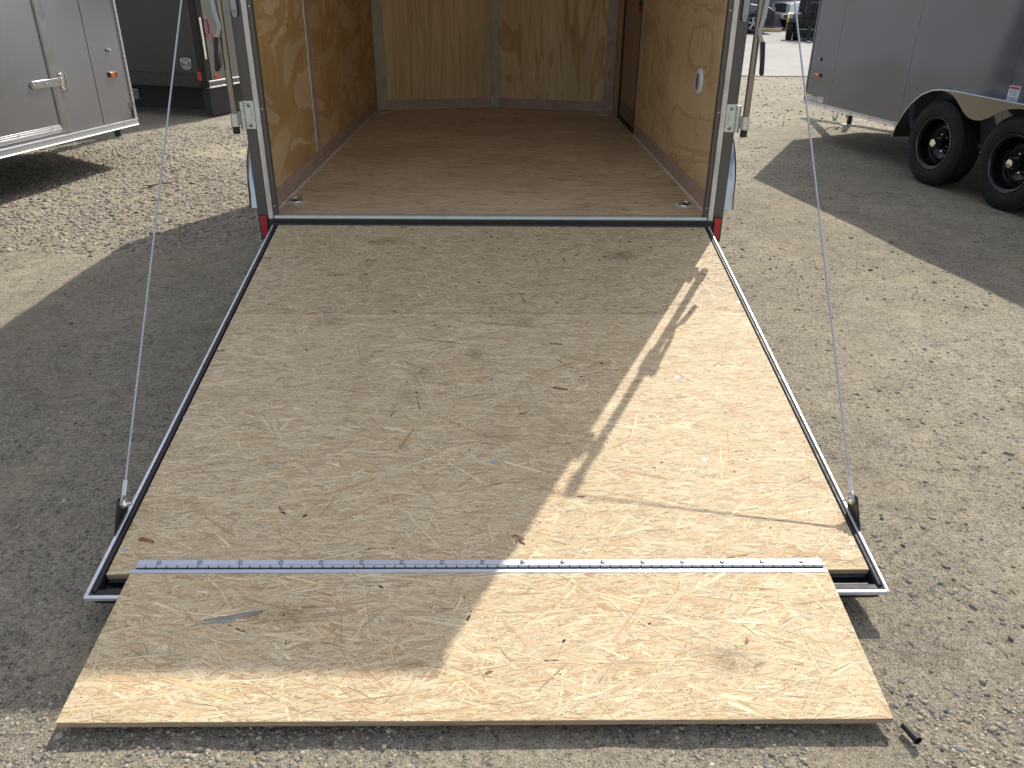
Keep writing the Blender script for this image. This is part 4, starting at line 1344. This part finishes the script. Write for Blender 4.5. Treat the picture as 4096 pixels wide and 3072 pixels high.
# dealer decal on side
DX, DZ = -.252, .608
mirror = lambda dx, dz, dy=-.0012: Matrix.Translation((DX + dx, dy, DZ + dz)) @ Matrix.Rotation(R(90), 4, 'X')
shape = [(-.030, -.062), (-.034, -.050), (-.050, -.050), (-.056, -.044), (-.054, -.036), (-.060, -.030), (-.064, .012), (-.074, .036), (-.066, .052), (-.030, .062), (.030, .062), (.066, .052), (.074, .036), (.064, .012), (.060, -.030), (.054, -.036), (.056, -.044), (.050, -.050), (.034, -.050), (.030, -.062)]
dc = MB().prism([(DX + a, DZ + b_) for a, b_ in shape], 1, -.0010, .0005).build('dealer_decal', 'lettering', dk)
MB().prism([(DX + a * .90, DZ + b_ * .90) for a, b_ in shape], 1, -.0015, .0).build('decal_ground', 'black', dc)
for (txt, dz, sz, bo) in (("CHUCK'S", .030, .034, .0006), ('CUSTOM', .000, .017, .0004), ('TRUCK & TRAILER', -.018, .010, .0002), ('SALES PARTS SERVICE', -.032, .008, .0002)):
    text_mesh('decal_letters', txt, sz, 'lettering', dc, Matrix.Translation((DX, -.0022, DZ + dz)) @ Matrix.Rotation(R(90), 4, 'X'), bo)
MB().box(DX - .034, DX + .034, -.0020, -.0014, DZ + .0105, DZ + .0145).build('decal_bar', 'lettering', dc)
MB().box(DX - .045, DX + .045, -.0020, -.0014, DZ - .0415, DZ - .0385).build('decal_bar', 'lettering', dc)
MB().box(-2.0, -.06, .55, .60, .02, .40).build('shade_slab', 'rubber', dk)  # added dark slab: hides sunlit ground behind and keeps the underside dark
MB().box(-.16, -.06, .10, 2.0, .02, .40).build('rear_shade_slab', 'rubber', dk)  # another added slab, blacks out the lit ground below the rear
for yy in (.13, 1.92):
    build_wheel(dk, (-2.35, yy, .33), 1).rotation_euler = (0, 0, R(90) if yy > 1 else R(-90))
MB().box(-2.39, -2.31, .2, 1.85, .28, .34).build('axle', 'underbody', dk)
MB().tube([(-.35, 1.0, 0), (-.35, 1.0, .4)], .03, 10).build('stabiliser_leg', 'underbody', dk)
MB().box(-5.8, -4.6, .98, 1.08, .34, .44).build('tongue_beam', 'underbody', dk)

# ------------------------------------------------------------------ grey tandem trailer at right
gt = empty('grey_trailer', (3.346, 5.41, 0), math.atan2(.156, .988))
tag(gt, 'glossy grey enclosed trailer on tandem black wheels, at right edge', 'trailer')
GB = .342
for (a, b_) in ((-.500, -.002), (-1.690, -.503), (-2.900, -1.693), (-4.100, -2.903), (-5.0, -4.103)):
    MB().box(0, .004, a, b_, .378, 2.62).build('skin_panel', 'grey', gt)
MB().box(.012, 2.03, -5.0, -.01, .36, 2.61).build('body_core', 'underbody', gt)
MB().box(-.008, 2.05, -5.01, .008, 2.62, 2.66).build('roof', 'alu', gt, .008)
MB().prism([(0, .0), (2.04, .0), (1.02, .42)], 2, .36, 2.61).build('nose', 'grey', gt)
MB().box(-.006, .006, -.018, .006, .378, 2.62).build('corner_trim', 'grey', gt, .003)
MB().prism([(.03, GB), (-.012, GB), (-.014, GB + .006), (-.010, GB + .010), (-.010, GB + .030), (-.014, GB + .034), (-.014, GB + .040), (.03, GB + .040)], 1, -5.0, .0).build('bottom_rail', 'alu', gt, .001)
for s_ in (.46, .93, 1.27, 1.66):
    MB().lathe([(-.010, .007), (-.015, .006), (-.017, 0)], 0, c=(0, -s_, GB + .020), n=10).build('rail_screw', 'bolt', gt)
# lamp, grommet, stickers
mk = MB().box(-.020, 0, -.258, -.135, .630, .664).build('marker_lamp', 'amberd', gt, .005)
MB().box(-.0225, -.012, -.255, -.19, .632, .662).build('lens', 'amber', mk, .005)
MB().lathe([(0, .017), (-.010, .015), (-.014, .008), (-.014, 0)], 0, c=(0, -.209, .800), n=18).build('grommet', 'black', gt, smooth=40)
MB().lathe([(-.004, .010), (-.020, .008), (-.021, 0)], 0, c=(0, -.207, .802), n=14).build('rivet', 'alu', gt, smooth=40)
def decal(y0, y1, z0, z1, mat, bars, name='warning_sticker'):
    d_ = MB().box(-.0012, .0005, -y1, -y0, z0, z1).build(name, mat, gt)
    for (a, b_, c_, e_, m_) in bars:
        MB().box(-.0020, -.0008, -(y0 + (y1 - y0) * b_), -(y0 + (y1 - y0) * a), z0 + (z1 - z0) * c_, z0 + (z1 - z0) * e_).build('print', m_, d_)
decal(.030, .140, .390, .446, 'lettering', [(.08, .92, .74, .94, 'yellowp'), (.05, .17, .78, .93, 'black'), (.10, .28, .44, .60, 'black'), (.36, .54, .44, .60, 'black'), (.72, .90, .08, .56, 'orange'), (.10, .60, .12, .36, 'stick')])
decal(.146, .268, .386, .434, 'stick', [(.1, .7, .70, .78, 'bolt'), (.1, .85, .52, .58, 'bolt'), (.1, .8, .36, .42, 'bolt'), (.1, .75, .2, .26, 'bolt')], 'data_sticker')
decal(.278, .380, .390, .444, 'lettering', [(.08, .92, .72, .92, 'orange'), (.2, .85, .58, .64, 'bolt'), (.15, .8, .45, .51, 'bolt'), (.25, .75, .32, .38, 'bolt'), (.15, .8, .19, .25, 'bolt')])
decal(2.90, 3.01, .745, .822, 'lettering', [(.06, .94, .70, .92, 'redp'), (.15, .85, .55, .60, 'bolt'), (.12, .88, .42, .47, 'bolt'), (.2, .8, .29, .34, 'bolt'), (.2, .8, .15, .2, 'bolt')])
# small tie cable on side
MB().tube([(-.012, -2.655, .735), (-.016, -2.76, .729), (-.012, -2.93, .727)], .004, 6).build('tie_cable', 'chrome', gt, smooth=40)
MB().lathe([(-.001, .016), (-.012, .014), (-.012, .006), (-.004, .0)], 0, c=(0, -2.645, .736), n=14).build('cable_eye', 'chrome', gt, smooth=40)
# wheels
WX, WY = -.062, -2.42
for yy in (WY, WY - .86):
    build_wheel(gt, (WX, yy, .331), -1)
    w2 = build_wheel(gt, (2.10, yy, .331), 1)
    MB().box(.05, 2.0, yy - .03, yy + .03, .28, .34).build('axle', 'underbody', gt)
# fender: sheet over both wheels, scalloped skirt
WY = -2.55
ft = [(WY + .63, .300), (WY + .60, .40), (WY + .545, .50), (WY + .465, .60), (WY + .36, .680), (WY + .24, .727), (WY + .12, .744), (WY, .748), (WY - .86, .738), (WY - .98, .734), (WY - 1.10, .715), (WY - 1.22, .67), (WY - 1.33, .59), (WY - 1.42, .49), (WY - 1.48, .39), (WY - 1.52, .30)]
MB().sweep(ft, -.003, -.190, 0).build('fender', 'polished', gt, smooth=50)
sk = [(y, z - .003) for y, z in ft]
inner = [(WY - 1.49, .30), (WY - 1.45, .39), (WY - 1.39, .485), (WY - 1.30, .58), (WY - 1.19, .655), (WY - 1.08, .695), (WY - .96, .712), (WY - .84, .712), (WY - .72, .706), (WY - .62, .690), (WY - .535, .655), (WY - .46, .610), (WY - .38, .580), (WY - .31, .573), (WY - .245, .583), (WY - .18, .612), (WY - .11, .662), (WY - .03, .712), (WY + .05, .731), (WY + .12, .735), (WY + .237, .718), (WY + .353, .671), (WY + .457, .593), (WY + .535, .496), (WY + .589, .398), (WY + .619, .30)]
MB().prism(sk + inner, 0, -.196, -.1905).build('fender_skirt', simple('fender_skirt', (0.25, 0.235, 0.215), 0.26, 0.9, var=0.03, scale=2, rvar=0.02), gt)
MB().tube([(-.190, y, z - .004) for y, z in ft], .007, 8).build('fender_roll', 'polished', gt, smooth=60)
# tongue, jack and safety chains
for s in (-1, 1):
    MB().box(-.04, .04, 0, 1.7, .36, .46).build('tongue_beam', 'underbody', gt).matrix_local = Matrix.Translation((1.02 + s * .62, -.1, 0)) @ Matrix.Rotation(s * R(21), 4, 'Z')
MB().box(.95, 1.09, 1.35, 1.62, .40, .48).build('coupler', 'underbody', gt, .01)
jk = MB().tube([(.99, .64, .02), (.99, .64, .62)], .030, 14).build('tongue_jack', 'black', gt, smooth=40)
MB().prism([(.93, .58), (1.05, .58), (1.07, .70), (.91, .70)], 2, -.002, .016).build('jack_foot', 'zinc', gt, .004)
MB().tube([(.99, .64, .0), (.99, .64, .20)], .022, 12).build('jack_leg', 'black', gt, smooth=40)
lk0 = MB().tube([(.012 * math.cos(a), 0, .019 * math.sin(a)) for a in np.linspace(0, 2 * math.pi, 17)], .0045, 6, cap=False)
def chain(pts):
    first = None
    for i, (p, q) in enumerate(zip(pts[:-1], pts[1:])):
        p, q = Vector(p), Vector(q)
        c_ = (p + q) / 2
        d_ = (q - p).normalized()
        m_ = d_.to_track_quat('Z', 'Y').to_matrix().to_4x4() @ Matrix.Rotation(R(90) * (i % 2), 4, 'Z')
        if first is None:
            first = lk0.build('chain_link', 'zinc', gt, smooth=60)
            o = first
        else:
            o = first.copy()
            COL.objects.link(o)
            o.parent = gt
        o.matrix_local = Matrix.Translation(c_) @ m_
def caten(a, b_, sag, n):
    a, b_ = Vector(a), Vector(b_)
    return [a.lerp(b_, t) - Vector((0, 0, sag * 4 * t * (1 - t))) for t in np.linspace(0, 1, n)]
chain(caten((.69, .58, .37), (.83, .60, .37), .30, 20))
chain(caten((.90, .60, .37), (.96, .63, .37), .27, 18))
MB().box(.845, .870, .60, .62, .12, .38).build('breakaway_tab', 'zinc', gt, .003)

# ------------------------------------------------------------------ small things on the ground
tb = MB()
pts = [Vector((.0, .0, .0)), Vector((.0, -.012, .0)), Vector((.0, -.026, -.001)), Vector((.0, -.040, -.002)), Vector((.0, -.046, -.002))]
tb.lathe([(0, .0075), (.02, .0078), (.036, .0088), (.044, .0098), (.044, .0084), (.030, .0070), (.004, .006), (0, .0072)], 1, n=20)
o = tb.build('plastic_sleeve', 'rubber', smooth=40)
o.matrix_world = Matrix.Translation((.905, -2.400, .012)) @ Matrix.Rotation(R(180 + 14), 4, 'Z') @ Matrix.Rotation(R(4), 4, 'X')
tag(o, 'short black plastic sleeve lying on gravel beside the flap corner', 'sleeve')
tw = MB()
tw.tube([(-2.72, 2.69, .012), (-2.66, 2.75, .02), (-2.60, 2.80, .016), (-2.55, 2.86, .02)], [.006, .005, .004, .002], 7)
tw.tube([(-2.67, 2.74, .018), (-2.70, 2.66, .012), (-2.76, 2.63, .01)], [.004, .004, .002], 6)
tw.tube([(-2.70, 2.71, .014), (-2.77, 2.70, .018)], [.005, .003], 6)
tag(tw.build('twig', 'twig', smooth=50), 'dark dry twig lying on pale gravel left of the trailer', 'twig')

# ------------------------------------------------------------------ far background beyond the yard
bd = empty('metal_building', (14, 36, 0))
tag(bd, 'grey metal-sided building with maroon brick pier, far across the lot', 'building')
MB().box(-14, 22, .05, 14, -.02, 5.0).build('wall', 'siding', bd)
p0_ = None
pm = MB()
for i in range(6):
    pm.prism([(i * .15 - .45, .05), (i * .15 - .40, .05), (i * .15 - .385, .012), (i * .15 - .335, .012), (i * .15 - .32, .05)], 2, .0, 4.98)
pm.box(-.45, .447, .047, .06, 0, 4.98)
pan = pm.build('siding_panel', 'siding', bd)
pan.location = (-13.5, 0, 0)
for k in range(1, 36):
    share(pan, bd, (-13.5 + k * .90, 0, 0))
MB().box(-4.46, -4.34, -.07, .0, 0, 4.9).build('downspout', 'white', bd, .02)
pr = MB().box(-.88, .18, -.30, .0, 0, 4.5).build('brick_pier', 'staple', bd)
cs = MB().box(-.90, .20, -.32, .0, 0, .062).build('brick_course', 'brick', pr, .006)
for k in range(1, 60):
    share(cs, pr, (0, 0, k * .075))
MB().box(-14.2, 22.2, -.4, 14.2, 4.98, 5.2).build('roof', 'roof', bd)

def car_body(name, prof, w, mat, parent):
    """side profile (x,z) rounded across the width"""
    n = len(prof)
    cz = .55
    rows = [(-w / 2, .90), (-w / 2 - .0 + .04, .97), (-w / 2 + .14, 1.0), (0, 1.01), (w / 2 - .14, 1.0), (w / 2 - .04, .97), (w / 2, .90)]
    vs_, fs_ = [], []
    for y, k in rows:
        for (x, z) in prof:
            vs_.append((x * (.985 + .015 * k), y * (1.0 - .10 * max(0, z - .95)), cz + (z - cz) * k if z > cz else z))
    for i in range(len(rows) - 1):
        for j in range(n):
            q = (j + 1) % n
            fs_.append((i * n + j, i * n + q, (i + 1) * n + q, (i + 1) * n + j))
    fs_ += [tuple(range(n)), tuple(reversed(range((len(rows) - 1) * n, len(rows) * n)))]
    return MB().add(vs_, fs_).build(name, mat, parent, smooth=35)

def car_wheel(parent, loc, r, mat='wheelsil', side=-1):
    t = MB().lathe([(-.11, r * .62), (-.12, r * .8), (-.10, r * .95), (-.07, r), (.07, r), (.10, r * .95), (.12, r * .8), (.11, r * .62)], 1, n=40, cap=False).build('wheel', 'tyre', parent, smooth=35)
    t.location = loc
    MB().lathe([(side * .05, 0), (side * .05, r * .60), (side * .10, r * .64), (side * .11, r * .64)], 1, n=32).build('rim_dish', 'gloss', t, smooth=35)
    for k in range(5):
        a = 2 * math.pi * k / 5 + .4
        for da in (-.13, .13):
            MB().tube([(0.03 * math.cos(a), side * .112, .03 * math.sin(a)), (r * .62 * math.cos(a + da), side * .105, r * .62 * math.sin(a + da))], [.03, .018], 6).build('spoke', mat, t)
    MB().tube([(r * .63 * math.cos(a), side * .108, r * .63 * math.sin(a)) for a in np.linspace(0, 2 * math.pi, 33)], .014, 6, cap=False).build('rim_edge', mat, t, smooth=60)
    MB().lathe([(side * .09, .05), (side * .125, .045), (side * .13, 0)], 1, n=16).build('centre_cap', mat, t)

# grey SUV, nose to the right
sv2 = empty('parked_suv', (8.10, 29.6, 0.012), R(-6))
tag(sv2, 'dark grey SUV seen nose-on-right behind the trailer post, far lot', 'car')
def wheel_cut(cx, r, z0):
    return [(cx + r * math.cos(R(a)), z0 + r * math.sin(R(a))) for a in range(170, 5, -20)]
prof = [(-2.3, .35), (-2.32, .75), (-2.25, 1.15), (-2.0, 1.62), (-1.6, 1.70), (.2, 1.68), (.9, 1.15), (1.2, 1.05), (2.0, .93), (2.22, .80), (2.28, .55), (2.22, .28)] + [(1.98, .27)] + list(reversed(wheel_cut(1.50, .42, .30))) + [(1.02, .26), (-1.0, .26)] + list(reversed(wheel_cut(-1.42, .42, .30))) + [(-1.9, .28)]
car_body('body', prof, 1.84, 'suv', sv2)
for y in (-.80, .80):
    for xx in (1.50, -1.42):
        car_wheel(sv2, (xx, y, .345), .345, side=-1 if y < 0 else 1)
MB().prism([(.75, 1.16), (.18, 1.60), (-1.5, 1.60), (-1.85, 1.18)], 1, -.93, .93).build('side_glass', 'glass', sv2)
for y0 in (-.86, .46):
    MB().prism([(1.98, .80), (2.24, .72), (2.27, .62), (2.0, .66)], 1, y0, y0 + .40).build('headlight', 'lens', sv2, .02)
MB().box(2.20, 2.30, -.45, .45, .48, .76).build('grille', 'black', sv2, .02)
MB().box(2.16, 2.27, -.88, .88, .28, .46).build('bumper', 'black', sv2, .03)
MB().box(1.0, 1.9, -.70, .70, .965, .972).build('bonnet_crease', 'suv', sv2)

# white pickup, nose to the left
pk = empty('white_pickup', (14.35, 32.6, .012), R(184))
tag(pk, 'white pickup truck with chrome bumper beside the building, far lot', 'truck')
prof = [(-2.9, .55), (-2.9, 1.12), (-1.0, 1.14), (-.95, 1.85), (.6, 1.88), (1.1, 1.22), (1.6, 1.14), (2.5, 1.06), (2.66, .98), (2.68, .60), (2.50, .50)] + list(reversed(wheel_cut(1.85, .48, .38))) + [(1.25, .45), (-1.2, .45)] + list(reversed(wheel_cut(-1.75, .48, .38))) + [(-2.4, .5)]
car_body('body', prof, 1.98, 'wpaint', pk)
for y in (-.85, .85):
    for xx in (1.85, -1.75):
        car_wheel(pk, (xx, y, .39), .39, 'chrome', side=-1 if y < 0 else 1)
MB().box(2.60, 2.70, -.62, .62, .66, 1.0).build('grille', 'black', pk, .03)
for y0 in (-.95, .63):
    MB().box(2.48, 2.69, y0, y0 + .32, .66, .98).build('headlight', 'lens', pk, .03)
MB().prism([(2.62, -1.0), (2.86, -.8), (2.92, 0), (2.86, .8), (2.62, 1.0)], 2, .42, .62).build('bumper', 'chrome', pk, .03)
MB().box(2.80, 2.92, .55, .75, .53, .60).build('indicator', 'amber', pk, .01)
MB().prism([(.95, 1.26), (.55, 1.78), (-.8, 1.78), (-.85, 1.26)], 1, -1.0, 1.0).build('side_glass', 'glass', pk)
# snow-plough style steel plate in front
pb = MB()
pb.prism([(-.16, .06), (-.10, .02), (.12, .45), (.10, .85), (.04, .85), (.04, .45)], 1, -.20, .20)
o = pb.build('steel_blade', 'plate')
o.matrix_world = Matrix.Translation((11.25, 32.2, .012)) @ Matrix.Rotation(R(235), 4, 'Z')
tag(o, 'curved blue-grey steel blade standing between SUV and white pickup', 'blade')
MB_stop = MB().prism([(-.09, 0), (.09, 0), (.06, .13), (-.06, .13)], 0, -.9, .9).build('wheel_stop', 'stopc', None, .015)
MB_stop.location = (10.25, 30.2, .012)
MB_stop.rotation_euler = (0, 0, R(4))
tag(MB_stop, 'tan painted concrete wheel stop on the far pavement', 'wheel stop')

# forklift facing us
fk = empty('forklift', (10.36, 24.2, .012), R(-17))
tag(fk, 'black and yellow forklift facing the camera on the far pavement', 'forklift')
MB().box(-.50, .50, .1, 2.0, .30, 1.15).build('body', 'black', fk, .05)
MB().prism([(2.0, .25), (2.5, .40), (2.5, 1.0), (2.0, 1.2)], 0, -.62, .62).build('counterweight', 'black', fk, .04)
for s in (-1, 1):
    for q, xx in enumerate((.66, .88)):
        w = MB().lathe([(-.09, .20), (-.10, .33), (-.08, .39), (.08, .39), (.10, .33), (.09, .20)], 0, n=40, cap=False).build('wheel', 'tyre', fk, smooth=35)
        w.location = (s * xx, .15, .39)
        MB().lathe([(s * .085, .0), (s * .085, .15), (s * .092, .20)], 0, n=28).build('rim', 'underbody', w)
        MB().lathe([(-.088, .0), (-.088, .18), (-.093, .20)], 0, n=28).build('rim_back', 'black', w)
    ar = [(.60, .25), (.60, .60)] + [(.15 + .46 * math.cos(R(a)), .36 + .46 * math.sin(R(a))) for a in (40, 65, 90, 115, 140)] + [(-.28, .55)]
    MB().sweep(ar, .02, *sorted((s * .54, s * .96))).build('mudguard', 'black', fk)
    MB().sweep([(y, z + .004) for y, z in ar], .022, *sorted((s * .9605, s * 1.0))).build('mudguard_edge', 'yellow', fk)
    MB().box(*sorted((s * .38, s * .46)), -.32, -.20, .06, 2.2).build('mast_rail', 'black', fk, .01)
    MB().box(*sorted((s * .52, s * .58)), .3, .36, 1.1, 2.2).build('guard_post', 'black', fk, .01)
    MB().box(*sorted((s * .52, s * .58)), 1.7, 1.76, 1.1, 2.2).build('guard_post', 'black', fk, .01)
    MB().prism([(-.42, .45), (-.42, .05), (-1.55, .02), (-1.55, .035), (-.47, .09), (-.47, .45)], 0, *sorted((s * .24, s * .36))).build('fork', 'underbody', fk, .004)
MB().box(-.60, .60, 1.0, 1.8, 2.15, 2.22).build('overhead_guard', 'black', fk, .02)
MB().box(-.66, .66, -.18, -.10, .10, .78).build('carriage', 'black', fk, .01)
for (z0, z1) in ((.40, .47), (.12, .19), (.66, .73)):
    MB().box(-.66, .66, -.40, -.33, z0, z1).build('carriage_bar', 'gloss', fk, .01)
MB().box(-.64, .64, -.405, -.395, .345, .358).build('bar_edge', 'alu', fk)
MB().box(-.45, .45, -.30, -.27, .80, 1.10).build('mast_plate', 'glass', fk, .01)
for k in range(7):
    MB().box(-.60 + k * .2 - .012, -.60 + k * .2 + .012, -.42, -.40, .47, 1.25).build('backrest_bar', 'black', fk)
MB().box(-.62, .62, -.42, -.40, 1.22, 1.26).build('backrest_rail', 'black', fk)
MB().box(-.58, .58, .55, .60, .25, 1.3).build('bulkhead', 'black', fk, .02)
MB().box(-.25, .25, 1.0, 1.5, 1.15, 1.35).build('seat', 'black', fk, .03)
MB().box(-.25, .25, 1.45, 1.58, 1.35, 1.8).build('seat_back', 'black', fk, .03)
